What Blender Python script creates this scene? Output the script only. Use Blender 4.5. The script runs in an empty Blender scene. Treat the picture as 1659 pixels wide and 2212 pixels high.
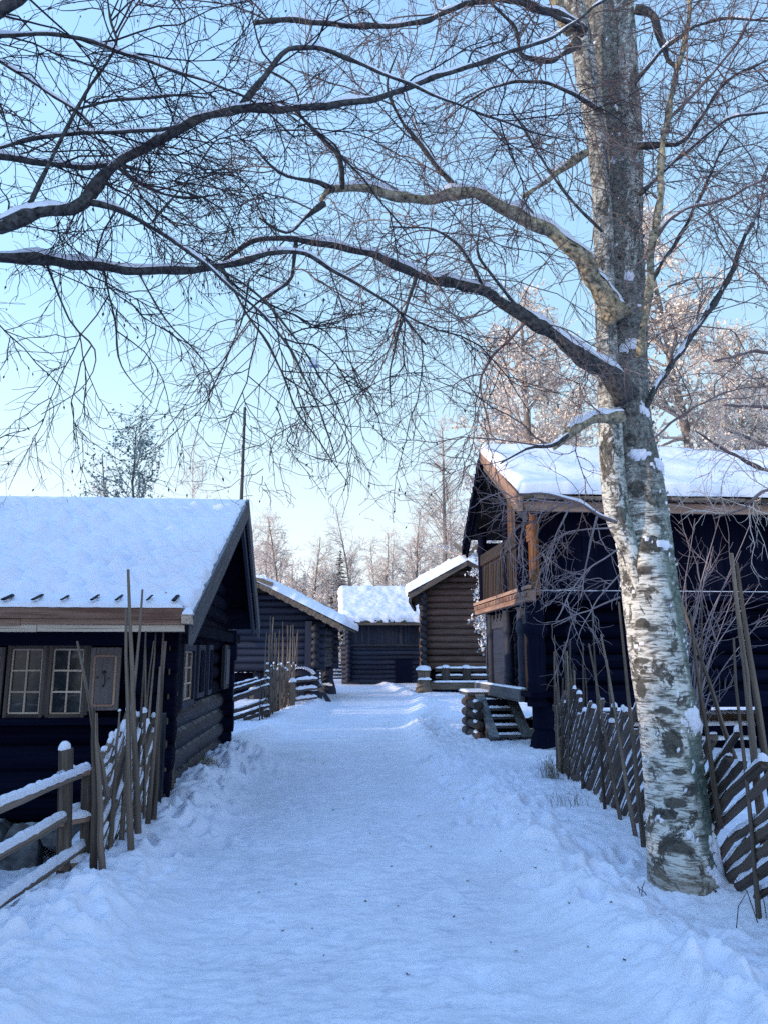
import bpy, math, random
import numpy as np
from mathutils import Vector, Matrix

random.seed(7)
R = math.radians
sc = bpy.context.scene
COL = sc.collection

# ------------------------------------------------------------------ camera
F, CX, CY, EYE = 1660.0, 829.5, 1106.0, 1.6          # in units of a 1659 x 2212 picture
PITCH = math.atan(314 / F)
YAW = math.atan(139.5 * math.cos(PITCH) / F)
_r = Vector((math.cos(YAW), -math.sin(YAW), 0))
_h = Vector((math.sin(YAW), math.cos(YAW), 0))
_f = _h * math.cos(PITCH) + Vector((0, 0, math.sin(PITCH)))
_u = -_h * math.sin(PITCH) + Vector((0, 0, math.cos(PITCH)))
EYEV = Vector((0, 0, EYE))

def ray(px, py): return _f + _r * ((px - CX) / F) + _u * ((CY - py) / F)
def PY(px, py, Y): d = ray(px, py); return EYEV + d * (Y / d.y)          # point seen there on the plane y = Y
def PX(px, py, X): d = ray(px, py); return EYEV + d * (X / d.x)
def PZ(px, py, z=0.0): d = ray(px, py); return EYEV + d * ((z - EYE) / d.z)

cam = bpy.data.cameras.new('camera'); camo = bpy.data.objects.new('camera', cam); COL.objects.link(camo)
camo.location = EYEV; camo.rotation_euler = (R(90) + PITCH, 0, -YAW)
cam.sensor_width = 36; cam.lens = 36 * F / 2212; cam.clip_start = 0.05; cam.clip_end = 3000
sc.camera = camo

# ------------------------------------------------------------------ light
SUN_EL, SUN_SIDE = R(10.5), R(6)                    # low sun from the left, a little behind the camera
sdir = Vector((-math.cos(SUN_EL) * math.cos(SUN_SIDE), -math.cos(SUN_EL) * math.sin(SUN_SIDE), math.sin(SUN_EL)))
sl = bpy.data.lights.new('sun', 'SUN'); so = bpy.data.objects.new('sun', sl); COL.objects.link(so)
sl.energy = 5.0; sl.angle = R(0.5); sl.color = (1.0, 0.79, 0.55)
so.rotation_euler = sdir.to_track_quat('Z', 'Y').to_euler()

W = bpy.data.worlds.new('World'); sc.world = W; W.use_nodes = True
nt = W.node_tree; nt.nodes.clear()
def N(t, typ, **kw):
    n = t.nodes.new(typ)
    for k, v in kw.items(): setattr(n, k, v)
    return n
sky = N(nt, 'ShaderNodeTexSky'); sky.sky_type = 'NISHITA'; sky.sun_disc = False
sky.sun_elevation = SUN_EL; sky.sun_rotation = math.atan2(sdir.x, sdir.y)
sky.air_density = 1.0; sky.dust_density = 0.3; sky.ozone_density = 3.0
tint = N(nt, 'ShaderNodeMix', data_type='RGBA', blend_type='MULTIPLY'); tint.inputs[0].default_value = 1.0
tint.inputs[7].default_value = (0.75, 0.95, 1.25, 1)
tc = N(nt, 'ShaderNodeTexCoord'); sep = N(nt, 'ShaderNodeSeparateXYZ')
ramp = N(nt, 'ShaderNodeValToRGB')
cr = ramp.color_ramp
cr.elements[0].position = 0.0; cr.elements[0].color = (12.5, 13.0, 12.9, 1)
cr.elements[1].position = 1.0; cr.elements[1].color = (2.0, 4.1, 9.0, 1)
for p_, c_ in ((0.12, (11.2, 12.4, 12.8, 1)), (0.27, (8.0, 11.0, 12.8, 1)), (0.42, (5.6, 9.2, 12.6, 1)), (0.62, (4.5, 7.8, 12.2, 1))):
    e_ = cr.elements.new(p_); e_.color = c_
mixs = N(nt, 'ShaderNodeMix', data_type='RGBA'); mixs.inputs[0].default_value = 0.92
bg = N(nt, 'ShaderNodeBackground'); bg.inputs[1].default_value = 0.15
wo = N(nt, 'ShaderNodeOutputWorld')
L = nt.links.new
L(sky.outputs[0], tint.inputs[6]); L(tc.outputs['Generated'], sep.inputs[0]); L(sep.outputs[2], ramp.inputs[0])
nrmz = N(nt, 'ShaderNodeVectorMath', operation='NORMALIZE'); L(tc.outputs['Generated'], nrmz.inputs[0])
dotn = N(nt, 'ShaderNodeVectorMath', operation='DOT_PRODUCT'); L(nrmz.outputs[0], dotn.inputs[0]); dotn.inputs[1].default_value = Vector((-0.66, -0.50, 0.56)).normalized()
def wm(op, a, b_):
    n = N(nt, 'ShaderNodeMath', operation=op)
    for i, v in enumerate((a, b_)):
        if isinstance(v, (int, float)): n.inputs[i].default_value = v
        else: L(v, n.inputs[i])
    return n.outputs[0]
glow = wm('ADD', wm('MULTIPLY', wm('POWER', wm('ADD', wm('MULTIPLY', dotn.outputs['Value'], 0.5), 0.5), 2.0), 0.62), 0.575)   # bright sky lobe added behind the camera to model the snow relief
gl_ = N(nt, 'ShaderNodeMix', data_type='RGBA', blend_type='MULTIPLY'); gl_.inputs[0].default_value = 1.0
cmb = N(nt, 'ShaderNodeCombineColor'); [L(glow, cmb.inputs[i]) for i in range(3)]
L(ramp.outputs[0], gl_.inputs[6]); L(cmb.outputs[0], gl_.inputs[7])
L(tint.outputs[2], mixs.inputs[6]); L(gl_.outputs[2], mixs.inputs[7]); L(mixs.outputs[2], bg.inputs[0]); L(bg.outputs[0], wo.inputs[0])
sc.view_settings.view_transform = 'Standard'; sc.view_settings.look = 'None'; sc.view_settings.exposure = 0
sc.cycles.use_denoising = False; sc.cycles.max_bounces = 5; sc.cycles.diffuse_bounces = 3; sc.cycles.glossy_bounces = 2

# ------------------------------------------------------------------ materials
MATS = {}
def newmat(name, rough=0.7, spec=0.3):
    m = bpy.data.materials.new(name); m.use_nodes = True
    t = m.node_tree; b = t.nodes['Principled BSDF']
    b.inputs['Roughness'].default_value = rough; b.inputs['Specular IOR Level'].default_value = spec
    MATS[name] = m
    return m, t, b
def ramp_node(t, stops):
    r = N(t, 'ShaderNodeValToRGB'); e = r.color_ramp.elements
    e[0].position, e[0].color = stops[0][0], (*stops[0][1], 1)
    e[1].position, e[1].color = stops[-1][0], (*stops[-1][1], 1)
    for p, c in stops[1:-1]: q = e.new(p); q.color = (*c, 1)
    return r
def noise(t, vec, scale, detail=4, rough=0.55, dist=0.0):
    n = N(t, 'ShaderNodeTexNoise'); n.inputs['Scale'].default_value = scale
    n.inputs['Detail'].default_value = detail; n.inputs['Roughness'].default_value = rough; n.inputs['Distortion'].default_value = dist
    if vec is not None: t.links.new(vec, n.inputs['Vector'])
    return n
def mapping(t, vec, scale):
    m = N(t, 'ShaderNodeMapping'); m.inputs['Scale'].default_value = scale; t.links.new(vec, m.inputs['Vector']); return m.outputs[0]
def mix(t, fac, a, b, blend='MIX'):
    m = N(t, 'ShaderNodeMix', data_type='RGBA', blend_type=blend)
    for s, v in ((0, fac), (6, a), (7, b)):
        if hasattr(v, 'is_linked') or isinstance(v, bpy.types.NodeSocket): t.links.new(v, m.inputs[s])
        elif s == 0: m.inputs[0].default_value = v
        else: m.inputs[s].default_value = (*v, 1)
    return m.outputs[2]
def math_(t, op, a, b=None, clamp=False):
    m = N(t, 'ShaderNodeMath', operation=op); m.use_clamp = clamp
    for i, v in ((0, a), (1, b)):
        if v is None: continue
        if isinstance(v, bpy.types.NodeSocket): t.links.new(v, m.inputs[i])
        else: m.inputs[i].default_value = v
    return m.outputs[0]
def bump(t, b, h, strength, dist, prev=None):
    n = N(t, 'ShaderNodeBump'); n.inputs['Strength'].default_value = strength; n.inputs['Distance'].default_value = dist
    t.links.new(h, n.inputs['Height'])
    if prev is not None: t.links.new(prev, n.inputs['Normal'])
    t.links.new(n.outputs[0], b.inputs['Normal']); return n.outputs[0]

def wood(name, dark, light, rough=0.75, spec=0.25, bumps=0.5, frost=0.0):
    m, t, b = newmat(name, rough, spec)
    g = N(t, 'ShaderNodeAttribute', attribute_name='grain').outputs['Vector']
    ti = N(t, 'ShaderNodeAttribute', attribute_name='tint').outputs['Fac']
    n1 = noise(t, mapping(t, g, (1.6, 38, 38)), 1.0, 6, 0.65)
    n2 = noise(t, mapping(t, g, (1.0, 5, 5)), 1.2, 3)
    v = math_(t, 'ADD', math_(t, 'MULTIPLY', n1.outputs[0], 0.6), math_(t, 'MULTIPLY', n2.outputs[0], 0.4))
    v = math_(t, 'ADD', v, math_(t, 'MULTIPLY', math_(t, 'SUBTRACT', ti, 0.5), 0.28))
    r = ramp_node(t, [(0.30, dark), (0.5, tuple((a + c) / 2 for a, c in zip(dark, light))), (0.72, light)])
    t.links.new(v, r.inputs[0])
    col = r.outputs[0]
    cr_ = noise(t, mapping(t, g, (0.5, 60, 60)), 1.0, 2, 0.5)                # drying cracks
    crk = ramp_node(t, [(0.33, (0.25, 0.25, 0.25)), (0.40, (1, 1, 1))]); t.links.new(cr_.outputs[0], crk.inputs[0])
    col = mix(t, 0.8, col, crk.outputs[0], 'MULTIPLY')
    if frost:
        geo = N(t, 'ShaderNodeNewGeometry'); sp = N(t, 'ShaderNodeSeparateXYZ'); t.links.new(geo.outputs['Normal'], sp.inputs[0])
        nf = noise(t, geo.outputs['Position'], 9, 4)
        ff = math_(t, 'MULTIPLY', math_(t, 'SUBTRACT', math_(t, 'ADD', sp.outputs[2], math_(t, 'MULTIPLY', nf.outputs[0], 0.9)), 1.15), 4.0, True)
        col = mix(t, math_(t, 'MULTIPLY', ff, frost), col, (0.7, 0.76, 0.85))
    t.links.new(col, b.inputs['Base Color'])
    bump(t, b, n1.outputs[0], bumps, 0.012)
    return m
wood('tarred_log', (0.0012, 0.0016, 0.008), (0.006, 0.0075, 0.022), 0.85, 0.035)
wood('grey_log_skylit', (0.006, 0.007, 0.016), (0.032, 0.034, 0.050), 0.65, 0.3, frost=0.25)  # same log wood made lighter, painting the sky light on side walls
wood('blue_log', (0.004, 0.006, 0.018), (0.020, 0.026, 0.055), 0.65, 0.3)
wood('brown_log', (0.034, 0.018, 0.015), (0.155, 0.092, 0.078), 0.7, 0.25)
wood('weathered', (0.048, 0.036, 0.030), (0.225, 0.172, 0.14), 0.8, 0.2)
wood('fence_dark', (0.022, 0.017, 0.018), (0.105, 0.082, 0.075), 0.8, 0.2)
wood('plank', (0.12, 0.06, 0.045), (0.40, 0.25, 0.19), 0.75, 0.2)
wood('plank_pale', (0.28, 0.21, 0.17), (0.60, 0.48, 0.40), 0.75, 0.2)
wood('shutter_wood', (0.045, 0.04, 0.045), (0.15, 0.125, 0.125), 0.7, 0.2)
wood('gallery_wood_shaded', (0.008, 0.0045, 0.004), (0.045, 0.023, 0.016), 0.7, 0.2)  # gallery brown darkened to paint the shaded part of the gallery
wood('brown_board', (0.02, 0.011, 0.008), (0.13, 0.066, 0.038), 0.7, 0.2)
wood('gallery_wood_sunlit', (0.05, 0.02, 0.012), (0.26, 0.11, 0.045), 0.7, 0.25)  # orange copy of the gallery wood, sunlight painted on its near end
wood('grey_plank', (0.035, 0.036, 0.044), (0.115, 0.115, 0.13), 0.75, 0.2, frost=0.2)
wood('fence_mid', (0.032, 0.025, 0.023), (0.155, 0.118, 0.10), 0.8, 0.2)
wood('flag_wood', (0.02, 0.02, 0.025), (0.08, 0.08, 0.08), 0.7, 0.2)

SNOWC = (0.76, 0.765, 0.89)
def snow(name, sc1, sc2, st1, st2, col=SNOWC, patchy=0.0):
    m, t, b = newmat(name, 0.55, 0.25)
    geo = N(t, 'ShaderNodeNewGeometry').outputs['Position']
    n1 = noise(t, geo, sc1, 5, 0.6); n2 = noise(t, geo, sc2, 3, 0.6)
    n3 = noise(t, geo, 1.3, 4, 0.6)
    r = ramp_node(t, [(0.3, tuple(c * (0.90 - patchy) for c in col)), (0.7, col)]); t.links.new(n3.outputs[0], r.inputs[0])
    c = r.outputs[0]
    if patchy:
        n4 = noise(t, mapping(t, geo, (7, 16, 7)), 1.0, 6, 0.7, 0.6)
        r4 = ramp_node(t, [(0.36, (0.70, 0.73, 0.80)), (0.53, (1, 1, 1))]); t.links.new(n4.outputs[0], r4.inputs[0])
        inn = N(t, 'ShaderNodeAttribute', attribute_name='inner').outputs['Fac']
        c = mix(t, math_(t, 'MULTIPLY', inn, 0.75), c, r4.outputs[0], 'MULTIPLY')
        n5 = noise(t, geo, 60, 2, 0.6)
        r5 = ramp_node(t, [(0.28, (0.75, 0.76, 0.8)), (0.4, (1, 1, 1))]); t.links.new(n5.outputs[0], r5.inputs[0])
        c = mix(t, math_(t, 'MULTIPLY', inn, 0.7), c, r5.outputs[0], 'MULTIPLY')
    t.links.new(c, b.inputs['Base Color'])
    p = bump(t, b, n1.outputs[0], st1, 0.03)
    bump(t, b, n2.outputs[0], st2, 0.006, p)
    b.inputs['Subsurface Weight'].default_value = 0.0
    return m
snow('snow', 9, 90, 0.7, 0.8)
snow('path_snow', 12, 100, 0.6, 0.85, SNOWC, 0.06)
snow('roof_snow', 5, 90, 0.15, 0.4)
snow('clump_snow', 30, 150, 0.5, 0.5)

def plain(name, c1, c2, scale=20, rough=0.8, spec=0.2, b_=0.4, frost=0.0, fc=(0.75, 0.8, 0.88), thr=1.2):
    m, t, b = newmat(name, rough, spec)
    geo = N(t, 'ShaderNodeNewGeometry')
    n1 = noise(t, geo.outputs['Position'], scale, 5, 0.6)
    r = ramp_node(t, [(0.32, c1), (0.68, c2)]); t.links.new(n1.outputs[0], r.inputs[0]); col = r.outputs[0]
    if frost:
        sp = N(t, 'ShaderNodeSeparateXYZ'); t.links.new(geo.outputs['Normal'], sp.inputs[0])
        ff = math_(t, 'MULTIPLY', math_(t, 'SUBTRACT', math_(t, 'ADD', sp.outputs[2], n1.outputs[0]), thr), 5.0, True)
        col = mix(t, math_(t, 'MULTIPLY', ff, frost), col, fc)
    t.links.new(col, b.inputs['Base Color'])
    if b_: bump(t, b, n1.outputs[0], b_, 0.01)
    return m
plain('stone', (0.03, 0.032, 0.038), (0.13, 0.13, 0.14), 8, frost=0.7, thr=1.35)
plain('bark_dark', (0.009, 0.0095, 0.013), (0.098, 0.096, 0.100), 38, b_=1.0)
plain('bark_moss_sunlit', (0.020, 0.016, 0.013), (0.46, 0.39, 0.28), 26, b_=1.0)  # moss colour with the sunlit gold of the limbs painted in
plain('twig', (0.016, 0.012, 0.020), (0.050, 0.036, 0.045), 3, b_=0)
plain('twig_birch', (0.075, 0.052, 0.058), (0.23, 0.165, 0.16), 3, b_=0, frost=0.35)
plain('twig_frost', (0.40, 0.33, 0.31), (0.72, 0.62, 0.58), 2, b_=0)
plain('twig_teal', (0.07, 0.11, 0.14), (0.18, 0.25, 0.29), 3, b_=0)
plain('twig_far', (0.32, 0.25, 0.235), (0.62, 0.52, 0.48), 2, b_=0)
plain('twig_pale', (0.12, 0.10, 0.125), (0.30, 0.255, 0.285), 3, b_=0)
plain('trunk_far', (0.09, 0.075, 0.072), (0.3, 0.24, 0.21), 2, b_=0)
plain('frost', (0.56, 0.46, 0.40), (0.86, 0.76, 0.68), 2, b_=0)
plain('frost_grey', (0.34, 0.35, 0.39), (0.75, 0.77, 0.82), 3, b_=0)
plain('catkin', (0.02, 0.017, 0.02), (0.05, 0.04, 0.04), 40, b_=0)
plain('leaf_teal', (0.05, 0.09, 0.12), (0.15, 0.22, 0.26), 4, b_=0)
plain('needles', (0.012, 0.018, 0.014), (0.05, 0.06, 0.045), 3, b_=0, frost=0.55, thr=1.2)
plain('dry_leaf', (0.05, 0.028, 0.016), (0.14, 0.08, 0.045), 60, b_=0)
plain('dry_grass', (0.08, 0.065, 0.035), (0.25, 0.21, 0.12), 30, b_=0)
plain('iron', (0.008, 0.008, 0.01), (0.02, 0.02, 0.022), 30, 0.5, 0.4, 0)
plain('turf', (0.03, 0.028, 0.018), (0.12, 0.105, 0.07), 20, b_=0.6)
plain('void', (0.003, 0.003, 0.008), (0.006, 0.006, 0.014), 4, b_=0)  # near-black that paints the shade inside openings
m, t, b = newmat('glass', 0.10, 0.22)
geo = N(t, 'ShaderNodeNewGeometry').outputs['Position']
n1 = noise(t, mapping(t, geo, (3, 3, 6)), 1.6, 5, 0.6, 1.5)
r = ramp_node(t, [(0.38, (0.008, 0.014, 0.020)), (0.58, (0.022, 0.026, 0.034)), (0.74, (0.11, 0.085, 0.085))]); L2 = t.links.new
L2(n1.outputs[0], r.inputs[0]); L2(r.outputs[0], b.inputs['Base Color'])
n2 = noise(t, geo, 7, 2); bump(t, b, n2.outputs[0], 0.05, 0.02)

def birch_bark(name='birch_bark', upk=1.0):
    m, t, b = newmat(name, 0.65, 0.25)
    L = t.links.new
    g = N(t, 'ShaderNodeAttribute', attribute_name='grain').outputs['Vector']
    geo = N(t, 'ShaderNodeNewGeometry')
    pos = geo.outputs['Position']
    sp = N(t, 'ShaderNodeSeparateXYZ'); L(pos, sp.inputs[0]); z = sp.outputs[2]
    sn = N(t, 'ShaderNodeSeparateXYZ'); L(geo.outputs['Normal'], sn.inputs[0])
    w0 = noise(t, pos, 5, 4)
    base = mix(t, w0.outputs[0], (0.44, 0.44, 0.43), (0.70, 0.69, 0.665))
    # horizontal lenticels
    l1 = noise(t, mapping(t, g, (75, 9, 9)), 1.0, 4, 0.6, 0.2)
    r1 = ramp_node(t, [(0.40, (0.12, 0.11, 0.105)), (0.49, (1, 1, 1))]); L(l1.outputs[0], r1.inputs[0])
    c = mix(t, 0.75, base, r1.outputs[0], 'MULTIPLY')
    l2 = noise(t, mapping(t, g, (22, 6, 6)), 1.0, 5, 0.65, 0.4)
    r2 = ramp_node(t, [(0.36, (0.05, 0.045, 0.04)), (0.42, (0.4, 0.37, 0.35)), (0.5, (1, 1, 1))]); L(l2.outputs[0], r2.inputs[0])
    c = mix(t, 0.85, c, r2.outputs[0], 'MULTIPLY')
    # dark rough scars
    v1 = noise(t, mapping(t, g, (4.6, 5.0, 5.0)), 1.0, 7, 0.72, 0.5)
    s1 = ramp_node(t, [(0.545, (0, 0, 0)), (0.58, (1, 1, 1))]); L(v1.outputs[0], s1.inputs[0])
    dk = noise(t, mapping(t, g, (30, 30, 30)), 1.0, 6, 0.7)
    dkc = ramp_node(t, [(0.35, (0.02, 0.018, 0.016)), (0.65, (0.15, 0.135, 0.12))]); L(dk.outputs[0], dkc.inputs[0])
    c = mix(t, s1.outputs[0], c, dkc.outputs[0])
    # darker, scalier bark towards the top
    up = N(t, 'ShaderNodeMapRange'); up.inputs[1].default_value = 2.1; up.inputs[2].default_value = 3.9; L(z, up.inputs[0])
    v2 = noise(t, mapping(t, g, (9, 7, 7)), 1.0, 7, 0.75, 0.6)
    upf = math_(t, 'MULTIPLY', math_(t, 'SUBTRACT', math_(t, 'ADD', math_(t, 'MULTIPLY', up.outputs[0], 0.64 * upk), v2.outputs[0]), 0.66), 5.0, True)
    dkc2 = ramp_node(t, [(0.35, (0.014, 0.014, 0.015)), (0.68, (0.27, 0.26, 0.245))]); L(dk.outputs[0], dkc2.inputs[0])
    c = mix(t, math_(t, 'MULTIPLY', upf, 0.92), c, dkc2.outputs[0])
    # brown foot
    lo = N(t, 'ShaderNodeMapRange'); lo.inputs[1].default_value = 0.42; lo.inputs[2].default_value = 0.05; L(z, lo.inputs[0])
    lof = math_(t, 'MULTIPLY', math_(t, 'SUBTRACT', math_(t, 'ADD', lo.outputs[0], v2.outputs[0]), 0.95), 3.0, True)
    c = mix(t, math_(t, 'MULTIPLY', lof, 0.6), c, mix(t, dk.outputs[0], (0.05, 0.035, 0.025), (0.34, 0.26, 0.2)))
    # green film on the side away from the sun
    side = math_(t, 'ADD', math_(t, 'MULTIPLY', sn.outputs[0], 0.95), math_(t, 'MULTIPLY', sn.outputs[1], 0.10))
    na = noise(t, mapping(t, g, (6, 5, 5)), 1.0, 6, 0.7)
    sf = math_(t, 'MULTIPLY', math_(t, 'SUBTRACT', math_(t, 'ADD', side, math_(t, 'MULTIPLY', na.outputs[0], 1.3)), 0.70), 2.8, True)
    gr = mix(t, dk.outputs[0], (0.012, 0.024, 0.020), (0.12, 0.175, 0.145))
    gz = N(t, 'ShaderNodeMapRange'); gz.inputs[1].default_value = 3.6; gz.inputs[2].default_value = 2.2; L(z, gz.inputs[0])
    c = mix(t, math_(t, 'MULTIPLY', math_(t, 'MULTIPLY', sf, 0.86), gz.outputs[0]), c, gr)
    sc_ = N(t, 'ShaderNodeAttribute', attribute_name='scar').outputs['Fac']
    scf = math_(t, 'MULTIPLY', math_(t, 'SUBTRACT', math_(t, 'ADD', sc_, math_(t, 'ADD', math_(t, 'MULTIPLY', l2.outputs[0], 1.1), math_(t, 'ADD', math_(t, 'MULTIPLY', v2.outputs[0], 0.9), math_(t, 'MULTIPLY', dk.outputs[0], 0.5)))), 1.66), 7.0, True)
    c = mix(t, math_(t, 'MULTIPLY', scf, 0.95), c, mix(t, dk.outputs[0], (0.006, 0.0055, 0.005), (0.12, 0.108, 0.095)))
    # pale flakes on the upper bark
    pf = noise(t, mapping(t, g, (34, 20, 20)), 1.0, 4, 0.6, 0.8)
    pff = math_(t, 'MULTIPLY', math_(t, 'MULTIPLY', math_(t, 'SUBTRACT', pf.outputs[0], 0.565), 14.0, True), up.outputs[0])
    c = mix(t, math_(t, 'MULTIPLY', pff, 0.42), c, (0.58, 0.56, 0.53))
    # snow caught on that side
    ns = noise(t, mapping(t, g, (26, 13, 13)), 1.0, 5, 0.65, 0.5)
    nf = math_(t, 'MULTIPLY', math_(t, 'SUBTRACT', math_(t, 'ADD', math_(t, 'MULTIPLY', side, 0.24), ns.outputs[0]), 0.775), 18.0, True)
    c = mix(t, nf, c, (0.75, 0.82, 0.9))
    L(c, b.inputs['Base Color'])
    h = math_(t, 'ADD', math_(t, 'MULTIPLY', l2.outputs[0], 0.5), math_(t, 'MULTIPLY', s1.outputs[0], -0.6))
    h = math_(t, 'ADD', h, math_(t, 'MULTIPLY', math_(t, 'MULTIPLY', dk.outputs[0], upf), 1.4))
    h = math_(t, 'ADD', h, math_(t, 'MULTIPLY', nf, 1.0))
    bump(t, b, h, 0.8, 0.018)
birch_bark(); birch_bark('birch_bark_sunlit', 0.32)  # second copy paints the side stems paler, as sunlit bark

# ------------------------------------------------------------------ object helpers
def tag(o, label=None, cat=None, group=None, kind=None):
    if label: o['label'] = label
    if cat: o['category'] = cat
    if group: o['group'] = group
    if kind: o['kind'] = kind
    return o
def thing(name, label, cat, loc=(0, 0, 0), rz=0.0, group=None):
    o = bpy.data.objects.new(name, None); COL.objects.link(o); o.empty_display_size = 0.2
    o.location = loc; o.rotation_euler = (0, 0, rz)
    return tag(o, label, cat, group)
def inv(parent):
    M = Matrix.Identity(4)
    p = parent
    while p is not None:
        M = (Matrix.Translation(p.location) @ p.rotation_euler.to_matrix().to_4x4()) @ M; p = p.parent
    return M.inverted()

class MB:
    """collects shapes and links them as ONE mesh object; verts in the parent's local frame unless world=True"""
    def __init__(s): s.v = []; s.f = []; s.g = []; s.t = []; s.n = 0
    def add(s, v, f, g, tint=None):
        v = np.asarray(v, float).reshape(-1, 3); g = np.asarray(g, float).reshape(-1, 3)
        s.v.append(v); s.g.append(g + np.array([random.uniform(0, 50), random.uniform(0, 50), random.uniform(0, 50)]))
        s.t.append(np.full(len(v), random.random() if tint is None else tint))
        s.f += [tuple(i + s.n for i in q) for q in f]; s.n += len(v)
        return s
    def box(s, c, size, M=None, tint=None, jit=0.0):
        x, y, z = (k / 2 for k in size)
        v = [Vector((a * x, b_ * y, d * z)) for a in (-1, 1) for b_ in (-1, 1) for d in (-1, 1)]
        if jit: v = [q + Vector((random.uniform(-jit, jit), random.uniform(-jit, jit), random.uniform(-jit, jit))) for q in v]
        ax = max(range(3), key=lambda i: size[i]); o = [ax] + [i for i in range(3) if i != ax]
        g = [(q[o[0]], q[o[1]], q[o[2]]) for q in v]
        if M is not None: v = [M @ q for q in v]
        c = Vector(c); v = [q + c for q in v]
        return s.add([tuple(q) for q in v], [(0, 1, 3, 2), (4, 6, 7, 5), (0, 4, 5, 1), (2, 3, 7, 6), (0, 2, 6, 4), (1, 5, 7, 3)], g, tint)
    def beam(s, a, b, w, h, up=(0, 0, 1), tint=None, jit=0.0):
        a, b = Vector(a), Vector(b); d = (b - a); l = d.length; d.normalize()
        sd = d.cross(Vector(up)).normalized(); u = sd.cross(d)
        M = Matrix((d, sd, u)).transposed()
        return s.box((a + b) / 2, (l, w, h), M, tint, jit)
    def hexa(s, p, tint=None):                       # bottom ring 0-3, top ring 4-7
        p = [Vector(q) for q in p]; c = sum(p, Vector()) / 8
        e = (p[1] - p[0]).normalized(); q2 = (p[3] - p[0]).normalized(); q3 = e.cross(q2)
        if (p[3] - p[0]).length > (p[1] - p[0]).length: e, q2 = q2, e
        g = [((q - c).dot(e), (q - c).dot(q2), (q - c).dot(q3)) for q in p]
        return s.add([tuple(q) for q in p], [(3, 2, 1, 0), (4, 5, 6, 7), (0, 1, 5, 4), (1, 2, 6, 5), (2, 3, 7, 6), (3, 0, 4, 7)], g, tint)
    def tube(s, pts, rad, sides=8, cap=True, tint=None, rough=0.0, squash=1.0, facet=0):
        pts = [Vector(p) for p in pts]; n = len(pts)
        if not hasattr(rad, '__len__'): rad = [rad] * n
        tl = [(pts[min(i + 1, n - 1)] - pts[max(i - 1, 0)]).normalized() for i in range(n)]
        ref = Vector((0, 0, 1)) if abs(tl[0].z) < 0.9 else Vector((0, 1, 0))
        sd = tl[0].cross(ref).normalized(); v, g = [], []; run = 0.0
        for i in range(n):
            sd = (sd - tl[i] * sd.dot(tl[i])).normalized(); u = sd.cross(tl[i])
            if i: run += (pts[i] - pts[i - 1]).length
            for k in range(sides):
                a = 2 * math.pi * k / sides; r_ = rad[i] * (1 + random.uniform(-rough, rough))
                v.append(tuple(pts[i] + sd * (math.cos(a) * r_) + u * (math.sin(a) * r_ * squash)))
                g.append((run, math.cos(a) * rad[i], math.sin(a) * rad[i]))
        f = []
        for i in range(n - 1):
            for k in range(sides):
                k2 = (k + 1) % sides
                f.append((i * sides + k, i * sides + k2, (i + 1) * sides + k2, (i + 1) * sides + k))
        if cap:
            f.append(tuple(range(sides))[::-1]); f.append(tuple((n - 1) * sides + k for k in range(sides)))
        return s.add(v, f, g, tint)
    def log(s, a, b, r, sides=12, tint=None, wob=0.012, n=7):
        a, b = Vector(a), Vector(b); d = b - a
        w1, w2 = random.uniform(-wob, wob), random.uniform(-wob, wob); ph = random.uniform(0, 6)
        pts = [a + d * (i / (n - 1)) + Vector((0, 0, w1 * math.sin(ph + 3.1 * i / (n - 1)))) for i in range(n)]
        rr = [r * (1 + random.uniform(-0.04, 0.04)) for i in range(n)]
        return s.tube(pts, rr, sides, True, tint)
    def build(s, name, mat, parent=None, smooth=False, world=False, bevel=0.0):
        v = np.concatenate(s.v) if s.v else np.zeros((0, 3))
        if world and parent is not None:
            M = np.array(inv(parent)); v = v @ M[:3, :3].T + M[:3, 3]
        me = bpy.data.meshes.new(name); me.from_pydata(v.tolist(), [], s.f)
        for nm, typ, arr in (('grain', 'FLOAT_VECTOR', np.concatenate(s.g)), ('tint', 'FLOAT', np.concatenate(s.t))):
            at = me.attributes.new(nm, typ, 'POINT'); at.data.foreach_set('vector' if typ != 'FLOAT' else 'value', arr.astype(np.float32).ravel())
        me.materials.append(MATS[mat])
        if smooth: me.polygons.foreach_set('use_smooth', [True] * len(me.polygons))
        me.update()
        o = bpy.data.objects.new(name, me); COL.objects.link(o); o.parent = parent
        if bevel:
            b_ = o.modifiers.new('edge', 'BEVEL'); b_.width = bevel; b_.segments = 2; b_.limit_method = 'ANGLE'
        return o

def np_mesh(name, V, Q, mat, parent=None, smooth=True, world=True, attrs=None):
    V = np.asarray(V, np.float64); Q = np.asarray(Q, np.int32); k = Q.shape[1]
    if world and parent is not None:
        M = np.array(inv(parent)); V = V @ M[:3, :3].T + M[:3, 3]
    me = bpy.data.meshes.new(name)
    me.vertices.add(len(V)); me.vertices.foreach_set('co', V.astype(np.float32).ravel())
    me.loops.add(Q.size); me.loops.foreach_set('vertex_index', Q.ravel())
    me.polygons.add(len(Q)); me.polygons.foreach_set('loop_start', np.arange(0, Q.size, k, dtype=np.int32))
    try: me.polygons.foreach_set('loop_total', np.full(len(Q), k, np.int32))
    except Exception: pass
    if smooth: me.polygons.foreach_set('use_smooth', np.ones(len(Q), bool))
    for nm, arr in (attrs or {}).items():
        at = me.attributes.new(nm, 'FLOAT_VECTOR' if arr.ndim == 2 else 'FLOAT', 'POINT')
        at.data.foreach_set('vector' if arr.ndim == 2 else 'value', arr.astype(np.float32).ravel())
    me.materials.append(MATS[mat]); me.update(calc_edges=True); me.validate()
    o = bpy.data.objects.new(name, me); COL.objects.link(o); o.parent = parent
    return o

def copy_tree(o, parent=None):
    c = o.copy(); COL.objects.link(c); c.parent = parent
    for ch in list(o.children): copy_tree(ch, c)
    return c

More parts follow.
